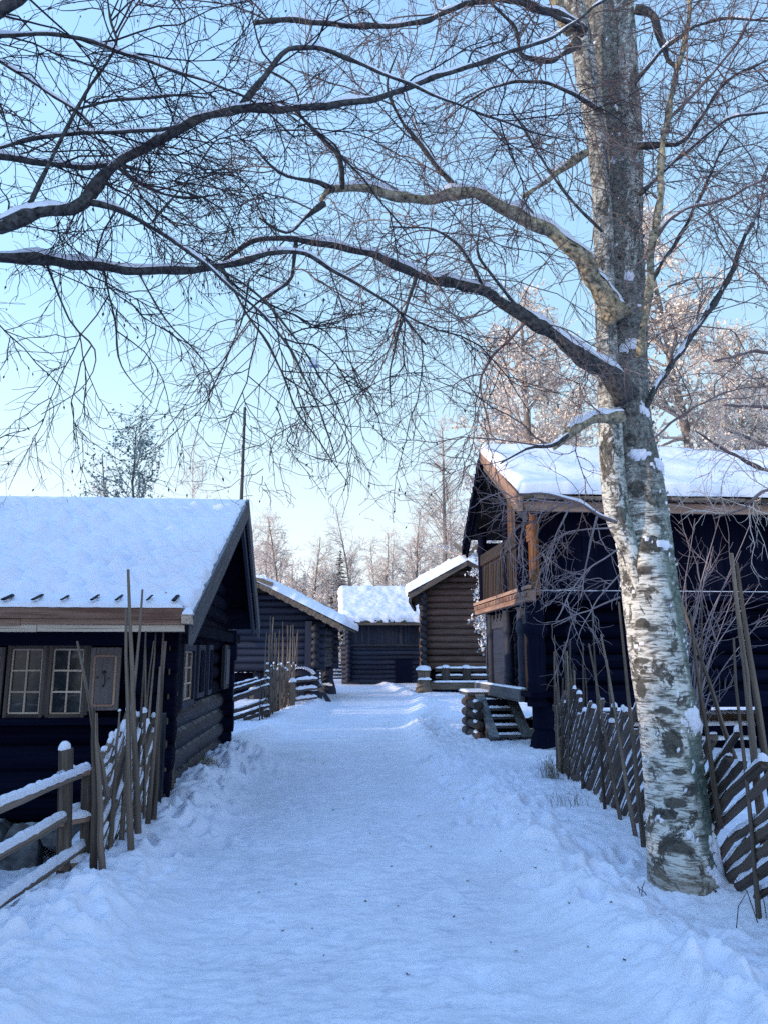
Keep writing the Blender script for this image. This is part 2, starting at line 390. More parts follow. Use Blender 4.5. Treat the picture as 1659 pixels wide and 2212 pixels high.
# ------------------------------------------------------------------ numpy noise
def _hash(ix, iy, seed):
    with np.errstate(over='ignore'):
        h = (ix.astype(np.int64) * 374761393 + iy.astype(np.int64) * 668265263 + seed * 1274126177) & 0xffffffff
        h = ((h ^ (h >> 13)) * 1274126177) & 0xffffffff
        h = (h ^ (h >> 16)) & 0xffffffff
    return h / 4294967295.0
def vnoise(x, y, seed=0):
    ix, iy = np.floor(x), np.floor(y); fx, fy = x - ix, y - iy
    fx = fx * fx * fx * (fx * (fx * 6 - 15) + 10); fy = fy * fy * fy * (fy * (fy * 6 - 15) + 10)
    a, b_, c, d = _hash(ix, iy, seed), _hash(ix + 1, iy, seed), _hash(ix, iy + 1, seed), _hash(ix + 1, iy + 1, seed)
    return (a * (1 - fx) + b_ * fx) * (1 - fy) + (c * (1 - fx) + d * fx) * fy - 0.5
def fbm(x, y, oct=4, seed=0):
    s = np.zeros_like(x); a = 1.0
    for i in range(oct):
        c_, s_ = math.cos(i * 0.7), math.sin(i * 0.7)
        s += a * vnoise((x * c_ - y * s_) * 2 ** i + 17.3 * i, (x * s_ + y * c_) * 2 ** i - 9.1 * i, seed + i); a *= 0.5
    return s
def sstep(a, b_, x): t_ = np.clip((x - a) / (b_ - a), 0, 1); return t_ * t_ * (3 - 2 * t_)

# ------------------------------------------------------------------ ground
BIRCH = Vector(PZ(1478, 1930))
rng = np.random.default_rng(5)
PRINTS = []
for i in range(150):                                  # foot prints beside the trodden path
    y = rng.uniform(2.4, 13); side = rng.random()
    x = rng.normal(2.05, 0.33) if side < 0.62 else (rng.normal(-1.25, 0.18) if y > 6 else rng.normal(-1.9, 0.5))
    PRINTS.append((x, y, rng.normal(0, 0.5), rng.uniform(0.03, 0.065)))
STEPS = [(0.2 + rng.uniform(-1.15, 1.15), 2.3 + 12 * rng.random() ** 1.4, rng.normal(0, 0.25), rng.uniform(0.006, 0.013)) for i in range(90)]
def centre(y): return 0.2 + 1.75 * sstep(11, 33, y)
def halfw(y): return 1.33 + 0.35 * sstep(14, 34, y) + 0.05 * np.sin(y * 0.9)
def ground_h(x, y):
    x = np.asarray(x, float); y = np.asarray(y, float)
    c, w = centre(y), halfw(y); d = (np.abs(x - c) - w)
    out = sstep(-0.35, 0.35, d + 0.22 * vnoise(x * 1.3, y * 0.9, 3))
    near = 1.0 / (1 + (np.hypot(x, y) / 30) ** 2)
    h = np.zeros_like(x)
    h += out * (0.05 + 0.11 * np.exp(-((d - 0.35) / 0.35) ** 2))
    h += out * (0.10 * fbm(x * 0.8, y * 0.8, 3, 11) + near * (0.055 * fbm(x * 3.2, y * 3.2, 3, 21) + 0.040 * np.abs(fbm(x * 8, y * 8, 3, 31)) + 0.012 * fbm(x * 17, y * 17, 2, 35)))
    rougha = sstep(0.15, 0.5, vnoise(x * 0.7, y * 0.55, 77) + 0.45) * np.exp(-((d - 0.55) / 0.55) ** 2)
    h += near * out * rougha * (0.075 * fbm(x * 5.5, y * 5.5, 4, 41) + 0.045 * fbm(x * 14, y * 14, 3, 43))
    h += (1 - out) * near * (0.006 * fbm(x * 21, y * 27, 2, 55) + 0.009 * fbm(x * 8, y * 0.9, 3, 59) + 0.006 * fbm(x * 3 + 5, y * 11, 2, 63) + 0.010 * np.minimum(0, fbm(x * 9, y * 6, 3, 57) - 0.15))
    h += (1 - out) * near * (0.010 * fbm(x * 2.2, y * 1.3, 3, 51) + 0.010 * fbm(x * 7, y * 10, 3, 61) * (0.5 + 1.5 * np.abs(np.clip((x - c) / w, -1, 1)) ** 2))
    # the yard in front of the cottage lies lower
    h -= 0.46 * sstep(-1.95, -2.6, x) * sstep(4.0, 6.6, y) * sstep(13, 8.6, y)
    # heap shovelled beside the far corner of the cottage
    h += 0.26 * np.exp(-((x + 0.95) / 0.55) ** 2 - ((y - 11.6) / 0.75) ** 2) * (1 + 0.7 * fbm(x * 4, y * 4, 3, 71))
    h += 0.10 * np.exp(-((x + 1.15) / 0.28) ** 2) * sstep(6.5, 8, y) * sstep(15, 13, y) * (1 + 1.6 * fbm(x * 5, y * 5, 4, 72))
    # snow piled round the birch
    rb = np.hypot(x - BIRCH.x - 0.05, y - BIRCH.y); h += 0.03 * np.exp(-(rb / 0.5) ** 2) + 0.10 * np.exp(-(np.hypot(x - BIRCH.x - 0.10, y - BIRCH.y + 0.1) / 0.33) ** 2)
    h -= 0.05 * np.exp(-((x - 2.5) / 0.5) ** 2) * sstep(3.0, 4.2, y) * sstep(9, 6, y)
    h += 0.010 * np.clip(y - 52, 0, 400)
    for (fx, fy, a, dp) in PRINTS + STEPS:
        k = (np.abs(x - fx) < 0.4) & (np.abs(y - fy) < 0.4)
        if not k.any(): continue
        ca, sa = math.cos(a), math.sin(a); xx, yy = x[k] - fx, y[k] - fy
        p, q = xx * ca + yy * sa, -xx * sa + yy * ca
        e = (p / 0.07) ** 2 + (q / 0.15) ** 2
        h[k] += -dp * np.exp(-e ** 2) + dp * 0.45 * np.exp(-((np.sqrt(e) - 1.5) / 0.35) ** 2)
    return h
def GZ(x, y): return float(ground_h(np.array([x]), np.array([y]))[0])

ys = [-14, -11, -8, -5.5, -3.5, -2, -1, -0.2, 0.4, 0.9, 1.3, 1.65, 1.95, 2.2, 2.4]
while ys[-1] < 900:
    d_ = ys[-1]; ys.append(d_ + max(0.013, 0.012 * (d_ / 3.3) ** 1.3) * (1 if d_ < 60 else (d_ / 60) ** 1.0))
ys = np.array(ys)
NP = 120
side = [0.0]; stp = 0.023
while side[-1] < 500: side.append(side[-1] + stp); stp *= 1.032 if side[-1] > 1.6 else 1.0
side = np.array(side)
NS = len(side) - 1
c_, w_ = centre(ys)[:, None], halfw(ys)[:, None]
Xp = c_ + w_ * np.linspace(-1, 1, NP + 1)[None, :]
Xl = (c_ - w_) - side[::-1][None, :-1]; Xr = (c_ + w_) + side[None, 1:]
X = np.concatenate([Xl, Xp, Xr], axis=1); Y = np.repeat(ys[:, None], X.shape[1], axis=1)
Z = ground_h(X.ravel(), Y.ravel()).reshape(X.shape)
nc = X.shape[1]
def sub(c0, c1, name, mat):
    x, y, z = X[:, c0:c1 + 1], Y[:, c0:c1 + 1], Z[:, c0:c1 + 1]; n = c1 - c0 + 1; m_ = x.shape[0]
    V = np.stack([x, y, z], -1).reshape(-1, 3)
    i = (np.arange(m_ - 1)[:, None] * n + np.arange(n - 1)[None, :]).ravel()
    return V, np.stack([i, i + 1, i + n + 1, i + n], 1)
V1, Q1 = sub(0, NS, '', ''); V2, Q2 = sub(NS + NP, nc - 1, '', '')
g = np_mesh('snow_ground', np.concatenate([V1, V2]), np.concatenate([Q1, Q2 + len(V1)]), 'snow')
tag(g, 'deep trampled snow on both sides of the path', kind='structure')
Vp, Qp = sub(NS, NS + NP, '', '')
un = np.linspace(-1, 1, NP + 1)[None, :] + 0 * ys[:, None]; g = np_mesh('path', Vp, Qp, 'path_snow', attrs={'inner': sstep(0, 0.45, 1 - np.abs(un) + 0.5 * fbm(Y[:, NS:NS + NP + 1] * 1.5, X[:, NS:NS + NP + 1] * 2.0, 3, 91) * (1 - np.abs(un)) * 2).ravel()}); tag(g, 'packed snow path running between the log houses', kind='structure')

# ------------------------------------------------------------------ snow helpers
def snow_sheet(name, O, U, Vv, nu, nv, th, parent, edge=(0.12, 0.12, 0.10, 0.10), amp=0.02, pattern=None, jag=0.03, mat='roof_snow', seed=0, world=True):
    """snow lying on the slope O + u U + v V; edge = how fast it thins at u0, u1, v0, v1"""
    O, U, Vv = (np.array(Vector(q)) for q in (O, U, Vv))
    nrm = np.cross(U, Vv); nrm /= np.linalg.norm(nrm)
    if nrm[2] < 0: nrm = -nrm
    lu, lv = np.linalg.norm(U), np.linalg.norm(Vv)
    u, v = np.meshgrid(np.linspace(0, 1, nu), np.linspace(0, 1, nv), indexing='ij')
    su, sv = u * lu, v * lv
    def lip(d, e): t_ = np.clip(d / e, 0, 1); return np.sqrt(np.clip(1 - (1 - t_) ** 2, 0, 1))
    k = lip(su, edge[0]) * lip(lu - su, edge[1]) * lip(sv, edge[2]) * lip(lv - sv, edge[3])
    h = th * k + amp * k * fbm(su * 1.7, sv * 1.7, 4, seed) + amp * 0.4 * k * fbm(su * 7, sv * 7, 3, seed + 5)
    if pattern is not None: h = h + k * pattern(su, sv)
    ju = jag * fbm(sv * 2.5, sv * 0 + seed, 4, seed + 9); jv = jag * fbm(su * 2.5, su * 0 + seed, 4, seed + 13)
    P = O + u[..., None] * U + v[..., None] * Vv
    P = P + (ju * (np.exp(-su / 0.2) - np.exp(-(lu - su) / 0.2)))[..., None] * (U / lu) + (jv * (np.exp(-sv / 0.2) - np.exp(-(lv - sv) / 0.2)))[..., None] * (Vv / lv)
    T = P + h[..., None] * nrm + nrm * 0.006
    V = T.reshape(-1, 3)
    i = (np.arange(nu - 1)[:, None] * nv + np.arange(nv - 1)[None, :]).ravel()
    Q = np.stack([i, i + nv, i + nv + 1, i + 1], 1)
    return np_mesh(name, V, Q, mat, parent, True, world)
def lump(mb, c, r, h, sides=10, rings=4, j=0.15):
    """a rounded cap of snow"""
    c = Vector(c); v = [tuple(c + Vector((0, 0, h)))]; f = []
    for i in range(1, rings + 1):
        a = math.pi / 2 * i / rings
        for k in range(sides):
            q = 2 * math.pi * k / sides; rr = r * math.sin(a) * (1 + random.uniform(-j, j))
            v.append(tuple(c + Vector((math.cos(q) * rr, math.sin(q) * rr, h * math.cos(a) - (0.25 * h * random.random() if i == rings else 0)))))
    for k in range(sides): f.append((0, 1 + k, 1 + (k + 1) % sides))
    for i in range(rings - 1):
        for k in range(sides):
            a, b_ = 1 + i * sides + k, 1 + i * sides + (k + 1) % sides
            f.append((a, a + sides, b_ + sides, b_))
    return mb.add(v, f, v)
def snow_strip(mb, a, b, w, h, n=None, jag=0.5, sink=0.3):
    """snow lying along the top of a rail from a to b"""
    a, b = Vector(a), Vector(b); d = b - a; l = d.length
    if n is None: n = max(4, int(l / 0.06))
    sd = d.cross(Vector((0, 0, 1)))
    if sd.length < 1e-4: return mb
    sd.normalize(); v, f = [], []; m_ = 7
    for i in range(n):
        t_ = i / (n - 1); e = min(1, min(t_, 1 - t_) * l / 0.05 + 0.25)
        hh = h * e * (1 + random.uniform(-jag, jag) * 0.6); ww = w * (0.8 + 0.2 * e) * (1 + random.uniform(-jag, jag) * 0.25)
        for k in range(m_):
            q = math.pi * k / (m_ - 1)
            v.append(tuple(a + d * t_ + sd * (math.cos(q) * ww / 2) + Vector((0, 0, math.sin(q) * hh - sink * h * (1 + random.uniform(-jag, jag)) * (1 if k in (0, m_ - 1) else 0)))))
    for i in range(n - 1):
        for k in range(m_ - 1):
            f.append((i * m_ + k, i * m_ + k + 1, (i + 1) * m_ + k + 1, (i + 1) * m_ + k))
    f.append(tuple(range(m_))); f.append(tuple((n - 1) * m_ + k for k in range(m_))[::-1])
    return mb.add(v, f, v)
# ------------------------------------------------------------------ shared building pieces
def rock(mb, c, sx, sy, sz):
    n, m_ = 8, 5; v, f = [], []
    ph = [random.uniform(0.78, 1.15) for _ in range(n)]
    for i in range(m_):
        a = -1 + 2 * i / (m_ - 1); rr = (1 - abs(a) ** 3.0 * 0.45)
        for k in range(n):
            q = 2 * math.pi * k / n; w = rr * ph[k] * random.uniform(0.92, 1.06)
            cx, sy_ = math.cos(q), math.sin(q); s_ = max(abs(cx), abs(sy_)) ** 0.6
            v.append((c[0] + cx / s_ * w * sx / 2, c[1] + sy_ / s_ * w * sy / 2, c[2] + a * sz / 2 + random.uniform(-0.06, 0.06) * sz))
    for i in range(m_ - 1):
        for k in range(n):
            k2 = (k + 1) % n; f.append((i * n + k, i * n + k2, (i + 1) * n + k2, (i + 1) * n + k))
    f.append(tuple(range(n))[::-1]); f.append(tuple((m_ - 1) * n + k for k in range(n)))
    return mb.add(v, f, v)
def rect_px(x0, y0, x1, y1, Y):
    a, b_ = PY(x0, (y0 + y1) / 2, Y), PY(x1, (y0 + y1) / 2, Y); xm = (x0 + x1) / 2
    return a.x, b_.x, PY(xm, y1, Y).z, PY(xm, y0, Y).z
def slab(mb, a, b, c, d, th):
    """roof slope a-b eave, c-d ridge (c above b), th thick below"""
    a, b, c, d = map(Vector, (a, b, c, d)); n = (b - a).cross(d - a).normalized()
    if n.z < 0: n = -n
    return mb.hexa([a - n * th, b - n * th, c - n * th, d - n * th, a, b, c, d])
def log_rows(mb, axis, lo, hi, perp, z0, n, dia, ext=0.0, slope=None, r=0.56, half=0.0):
    """n logs laid on top of each other; slope(z) -> (lo, hi) shortens those in a gable"""
    for i in range(n):
        z = z0 + (i + 0.5) * dia + half; a, b_ = lo - ext * random.uniform(0.8, 1.15), hi + ext * random.uniform(0.8, 1.15)
        if slope:
            q = slope(z + dia * 0.5)
            if q is None: continue
            a, b_ = max(a, q[0]), min(b_, q[1])
            if b_ - a < 0.25: continue
        o = perp + random.uniform(-0.012, 0.012)
        if axis == 'x': mb.log((a, o, z), (b_, o, z), dia * r)
        else: mb.log((o, a, z), (o, b_, z), dia * r)
    return mb
def sheet_on(name, parent, a, b, c, d, nu, nv, th, **kw):
    return snow_sheet(name, a, Vector(b) - Vector(a), Vector(d) - Vector(a), nu, nv, th, parent, **kw)

# ------------------------------------------------------------------ the cottage by the path
ct = thing('log_cottage', 'low dark log cottage with smooth rippled snow on its roof and paned windows', 'cottage', (-1.62, 8.3, 0))
XW, YF, YB = -1.62, 8.3, 14.1
ze = PY(410, 1306, 7.72).z - 0.10; zr = PY(533, 1077, 12.3).z - 0.10; zb = PY(558, 1350, 15.2).z
def cot_slope(z):
    if z > zr - 0.2: return None
    return (7.72 + (z - ze + 0.28) / (zr - ze) * (12.3 - 7.72), 15.2 - (z - zb + 0.28) / (zr - zb) * (15.2 - 12.3))
w = MB(); log_rows(w, 'x', -12, XW, YF + 0.14, -0.02, 8, 0.245, 0.12); w.build('front_wall', 'tarred_log', ct, True, True)
w = MB(); log_rows(w, 'y', YF, YB, XW - 0.14, 0.02, 4, 0.245, 0.03, half=0.0); w.build('side_wall', 'grey_log_skylit', ct, True, True)
w = MB(); log_rows(w, 'y', YF, YB, XW - 0.14, 1.0, 14, 0.235, 0.10, cot_slope); w.build('gable', 'tarred_log', ct, True, True)  # darker than the side wall below, painting the shadow of the recess
w = MB(); log_rows(w, 'x', -12, XW, YB - 0.14, 0.1, 8, 0.245, 0.15); w.build('rear_wall', 'tarred_log', ct, True, True)
w = MB()
for y_ in (YF - 0.03, YB + 0.03): w = MB(); w.box((XW + 0.02, y_, 0.52), (0.10, 0.10, 1.04), jit=0.006); w.build('corner_board', 'grey_log_skylit', ct, False, True)
w = MB(); w.beam((XW + 0.05, 7.95, 1.93), (XW + 0.05, 14.9, 1.93), 0.16, 0.15); w.build('gable_beam', 'tarred_log', ct, False, True, 0.01)
xg, xr_, xb = PY(412, 1330, 7.72).x, PY(533, 1090, 12.3).x, PY(557, 1350, 15.2).x
w = MB()
slab(w, (-12, 7.72, ze), (xg - 0.03, 7.72, ze), (xr_ - 0.03, 12.3, zr), (-12, 12.3, zr), 0.10)
slab(w, (-12, 15.2, zb), (xb - 0.03, 15.2, zb), (xr_ - 0.03, 12.302, zr - 0.002), (-12, 12.302, zr - 0.002), 0.10)
roof = w.build('roof', 'tarred_log', ct, False, True)
def ripple(su, sv):
    a = su / 0.262 + 0.25 * fbm(su * 0.8, sv * 0.8, 2, 4); b_ = sv / 0.36
    k = 0.55 + 0.5 * vnoise(su * 0.7, sv * 0.6, 8)
    return 2.0 * k * np.clip(sv / 0.45, 0, 1) * np.clip((5.0 - sv) / 0.5, 0, 1) * (0.030 * np.cos(2 * math.pi * (a + 0.30 * np.sin(2 * math.pi * b_) + 0.45 * b_)) + 0.038 * np.cos(2 * math.pi * (b_ + 0.10 * a)) + 0.03 * np.cos(2 * math.pi * (a * 0.5 - b_ * 0.5)))
sheet_on('roof_snow', roof, (-12, 7.69, ze), (xg + 0.03, 7.69, ze), (xr_, 12.45, zr), (-12 + xr_ - xg, 12.45, zr + 0.02), 420, 190, 0.115,
         edge=(0.1, 0.07, 0.05, 0.16), amp=0.010, pattern=ripple, jag=0.015, seed=3)
sheet_on('roof_snow', roof, (-12, 12.3, zr), (xr_, 12.3, zr), (xb, 15.2, zb), (-12, 15.2, zb), 80, 20, 0.12, seed=4)
# barge boards, a wide one and a narrower one behind and below it
for (y0, z0, x0) in ((7.66, ze - 0.10, xg), (15.26, zb - 0.06, xb)):
    b_ = MB(); A, B = Vector((x0, y0, z0)), Vector((xr_, 12.3, zr - 0.02))
    b_.hexa([A + Vector((0, 0, -0.20)), B + Vector((0, 0, -0.20)), B + Vector((0.045, 0, -0.20)), A + Vector((0.045, 0, -0.20)),
             A + Vector((0, 0, 0.11)), B + Vector((0, 0, 0.11)), B + Vector((0.045, 0, 0.11)), A + Vector((0.045, 0, 0.11))])
    b_.build('barge_board', 'grey_plank', ct, False, True, 0.006)
    b_ = MB(); s_ = 0.5 if y0 < 10 else -0.3
    A, B = Vector((x0 - 0.05, y0 + s_, z0 - 0.08)), Vector((xr_ - 0.05, 12.3, zr - 0.30))
    b_.beam(A, B, 0.05, 0.20); b_.build('inner_barge_board', 'blue_log', ct, False, True)
for (y0, z0) in ((8.6, ze + 0.12), (12.3, zr - 0.26), (14.4, zb + 0.2)):
    b_ = MB(); b_.tube([(XW - 1, y0, z0), (xg - 0.1, y0, z0)], 0.10, 12); b_.build('purlin', 'tarred_log', ct, True, True)
# eaves: gutter boards with snow and dark tile mouths above
YE = 7.60
xe = PY(396, 1330, YE).x
for (ya, yb_, mat_, th, yy) in ((1309, 1336, 'plank', 0.05, YE), (1336, 1350, 'plank', 0.035, YE + 0.02), (1349, 1366, 'plank_pale', 0.03, YE + 0.035)):
    za, zb_ = PY(200, ya, yy).z, PY(200, yb_, yy).z
    x = xe + (0.0 if ya < 1345 else 0.02)
    while x > -12:
        l = random.uniform(1.3, 2.4); b_ = MB(); dz = random.uniform(-0.006, 0.006)
        b_.box((x - l / 2, yy + random.uniform(-0.003, 0.003), (za + zb_) / 2 + dz), (l - 0.006, th, abs(za - zb_) - 0.004 + random.uniform(0, 0.008)), jit=0.004)
        b_.build('eave_board', mat_, ct, False, True, 0.004); x -= l
zt = PY(200, 1309, YE).z
w = MB(); snow_strip(w, (-12, YE + 0.02, zt), (xe, YE + 0.02, zt), 0.13, 0.05, 160, 0.12); w.build('gutter_snow', 'roof_snow', ct, True, True)
w = MB()
for k in range(42):
    x = xe - 0.09 - k * 0.258 + random.uniform(-0.02, 0.02); q = random.uniform(0.012, 0.030)
    zq = PY(200, 1299, 7.57).z; w.tube([(x, 7.535, zq + 0.012), (x - 0.01, 7.80, zq + 0.08)], [q, q * 0.9], 9, True, squash=0.40)
w.build('tile_mouth_shade', 'void', ct, False, True)  # solid near-black plugs paint the shade in the tile mouths
w = MB(); w.box((PY(405, 1340, YE).x, YE + 0.02, PY(405, 1337, YE).z), (0.09, 0.12, 0.10), jit=0.01); w.build('gutter_end', 'plank_pale', ct, False, True)
w = MB(); snow_strip(w, (xe, YE, PY(405, 1318, YE).z - 0.03), (xe + 0.10, YE, PY(405, 1318, YE).z - 0.03), 0.12, 0.06); w.build('gutter_end_snow', 'roof_snow', ct, True, True)

# windows of the front
YWN = YF - 0.05
def window_front(x0, y0, x1, y1, parent):
    a, b_, z0, z1 = rect_px(x0, y0, x1, y1, YWN)
    fr = MB(); t_ = 0.035
    for (c, s) in (((a, (z0 + z1) / 2), (t_, z1 - z0 + t_)), ((b_, (z0 + z1) / 2), (t_, z1 - z0 + t_)), (((a + b_) / 2, z0), (b_ - a - t_, t_)), (((a + b_) / 2, z1), (b_ - a - t_, t_))):
        fr.box((c[0], YWN - 0.02, c[1]), (s[0], 0.05, s[1]), jit=0.002)
    win = fr.build('window', 'fence_dark', parent, False, True, 0.004)
    gl = MB(); gl.box(((a + b_) / 2, YWN + 0.012, (z0 + z1) / 2), (b_ - a - 0.02, 0.012, z1 - z0 - 0.02)); gl.build('glass', 'glass', win, False, True)
    mu = MB(); q = 0.017
    for k in range(0, 3): mu.box((a + 0.024 + (b_ - a - 0.048) * k / 2, YWN - 0.006, (z0 + z1) / 2), (q, 0.022, z1 - z0 - 0.06), jit=0.002)
    for k in range(0, 4): mu.box(((a + b_) / 2, YWN - 0.008, z0 + 0.024 + (z1 - z0 - 0.048) * k / 3), (b_ - a - 0.05, 0.020, q), jit=0.002)
    mu.build('glazing_bars', 'plank_pale', win, False, True)
    return win
window_front(20, 1398, 96, 1546, ct); window_front(110, 1398, 185, 1546, ct)
a, b_, z0, z1 = rect_px(-80, 1382, 268, 1556, YWN)
for zz, hh, nm in ((z0 - 0.01, 0.07, 'window_sill'), (z1 + 0.02, 0.16, 'window_head')):
    w = MB(); w.box(((a + b_) / 2, YWN - 0.015, zz), (b_ - a, 0.09, hh), jit=0.004); w.build(nm, 'tarred_log', ct, False, True, 0.006)
for px in (102.5, 190):
    w = MB(); x = PY(px, 1470, YWN).x; w.box((x, YWN - 0.005, (z0 + z1) / 2), (0.058, 0.07, z1 - z0 - 0.10), jit=0.003); w.build('window_post', 'fence_dark', ct, False, True, 0.006)
def shutter(x0, y0, x1, y1, hook):
    a, b_, z0, z1 = rect_px(x0, y0, x1, y1, YWN); c = ((a + b_) / 2, YWN - 0.03, (z0 + z1) / 2)
    w = MB(); w.box(c, (b_ - a, 0.045, z1 - z0), jit=0.003); s = w.build('shutter', 'shutter_wood', ct, False, True, 0.005)
    w = MB(); i = 0.045
    for (cx, cz, sx, sz) in ((a + i, c[2] - 0.02, 0.022, z1 - z0 - 0.14), (b_ - i, c[2] - 0.02, 0.022, z1 - z0 - 0.14), (c[0], z0 + 0.05, b_ - a - 2 * i - 0.022, 0.022), (c[0], z1 - 0.09, b_ - a - 2 * i - 0.022, 0.022)):
        w.box((cx, YWN - 0.058, cz), (sx, 0.014, sz))
    w.build('moulding', 'plank', s, False, True)
    w = MB(); w.box((c[0], YWN - 0.056, c[2] - 0.02), (b_ - a - 2 * i - 0.03, 0.010, z1 - z0 - 0.17)); w.build('panel', 'shutter_wood', s, False, True)
    if hook:
        w = MB(); pts = [(c[0] + 0.002, YWN - 0.075, c[2] + 0.07)] + [(c[0] + 0.012 * math.sin(k * 0.55) + 0.003, YWN - 0.085, c[2] + 0.05 - k * 0.022) for k in range(7)] + [(c[0] - 0.012, YWN - 0.085, c[2] - 0.07)]
        w.tube(pts, 0.006, 6); lump(w, (c[0], YWN - 0.07, c[2] + 0.06), 0.022, 0.022, 8, 3)
        lump(w, (c[0] - 0.065, YWN - 0.07, c[2] + 0.01), 0.012, 0.012, 6, 3); lump(w, (c[0] + 0.05, YWN - 0.07, c[2] + 0.0), 0.009, 0.009, 6, 3)
        w.build('hook', 'iron', s, True, True)
shutter(197, 1398, 262, 1534, True); shutter(-64, 1398, 10, 1546, False)
# window and shutters of the side wall
XS = XW + 0.03
def side_rect(p0, q0, p1, q1):
    a, b_ = PX(p0, q1, XS), PX(p1, q1, XS); z1 = PX(p0, q0, XS).z
    return a.y, b_.y, min(a.z, b_.z) * 0.5 + max(a.z, b_.z) * 0.5, z1
ya, yb_, z0, z1 = side_rect(383, 1398, 408, 1520)
w = MB()
for (yy, zz, sy, sz) in ((ya, (z0 + z1) / 2, 0.07, z1 - z0 + .08), (yb_, (z0 + z1) / 2, 0.07, z1 - z0 + .08), ((ya + yb_) / 2, z0, yb_ - ya - .07, 0.07), ((ya + yb_) / 2, z1, yb_ - ya - .07, 0.07)):
    w.box((XS + 0.02, yy, zz), (0.09, sy, sz), jit=0.003)
win = w.build('window', 'blue_log', ct, False, True, 0.004)
w = MB(); w.box((XS + 0.0, (ya + yb_) / 2, (z0 + z1) / 2), (0.012, yb_ - ya, z1 - z0)); w.build('glass', 'glass', win, False, True)
w = MB()
for k in range(3): w.box((XS + 0.02, ya + 0.05 + (yb_ - ya - .1) * k / 2, (z0 + z1) / 2), (0.02, 0.022, z1 - z0 - .07))
for k in range(4): w.box((XS + 0.021, (ya + yb_) / 2, z0 + 0.05 + (z1 - z0 - .1) * k / 3), (0.018, yb_ - ya - .08, 0.02))
w.build('glazing_bars', 'plank_pale', win, False, True)
for (p0, p1, mat_) in ((421, 436, 'blue_log'), (444, 452, 'blue_log'), (479, 491, 'grey_log_skylit')):
    ya, yb_, z0, z1 = side_rect(p0, 1392, p1, 1500)
    z0 = 1.08
    w = MB(); w.box((XS + 0.01, (ya + yb_) / 2, (z0 + z1) / 2), (0.06, yb_ - ya, z1 - z0), jit=0.004); s = w.build('shutter', mat_, ct, False, True, 0.005)
    w = MB(); w.box((XS + 0.046, (ya + yb_) / 2, (z0 + z1) / 2), (0.01, (yb_ - ya) * 0.55, (z1 - z0) * 0.8)); w.build('panel', 'grey_plank' if mat_ == 'grey_log_skylit' else 'tarred_log', s, False, True)
# foundation stones
x = -2.0
while x > -6.2:
    l = random.uniform(0.3, 0.75); zc = -0.23; k = random.random()
    for (zz, hh) in (((-0.13, 0.26), (-0.40, 0.30)) if k < 0.7 else ((-0.25, 0.5),)):
        w = MB(); rock(w, (x - l / 2 + random.uniform(-.04, .04), 8.28, zz + random.uniform(-.02, .02)), l * 0.98, 0.4, hh); w.build('foundation_stone', 'stone', ct, False, True, 0.02)
    x -= l * 0.93
y = 8.1
while y < 14.2:
    l = random.uniform(0.22, 0.5); hh = random.uniform(0.12, 0.24)
    w = MB(); rock(w, (XW + random.uniform(-0.04, 0.06), y + l / 2, 0.02 + random.uniform(-.02, .03)), 0.30, l, hh); w.build('foundation_stone', 'stone', ct, False, True, 0.02)
    y += l * 0.95

# pole behind the cottage
fp0 = PY(522, 1090, 19.0); fp1 = PY(530, 880, 19.0)
fp = thing('flagpole', 'slim bare pole with flecks of snow rising behind the cottage ridge', 'pole', (fp0.x - 0.05, 19.0, 0))
w = MB(); w.tube([(fp0.x - 0.08, 19, 0), fp0, (fp0 + fp1) / 2, fp1], [0.05, 0.045, 0.04, 0.034], 8); w.build('pole', 'flag_wood', fp, True, True)
w = MB()
for k in range(9):
    q = fp0.lerp(fp1, 0.25 + 0.07 * k + random.uniform(-.02, .02)); w.tube([q + Vector((-0.03, -0.012, -0.035)), q + Vector((-0.028, -0.012, 0.045))], 0.02, 6)
w.build('snow_flecks', 'clump_snow', fp, True, True)

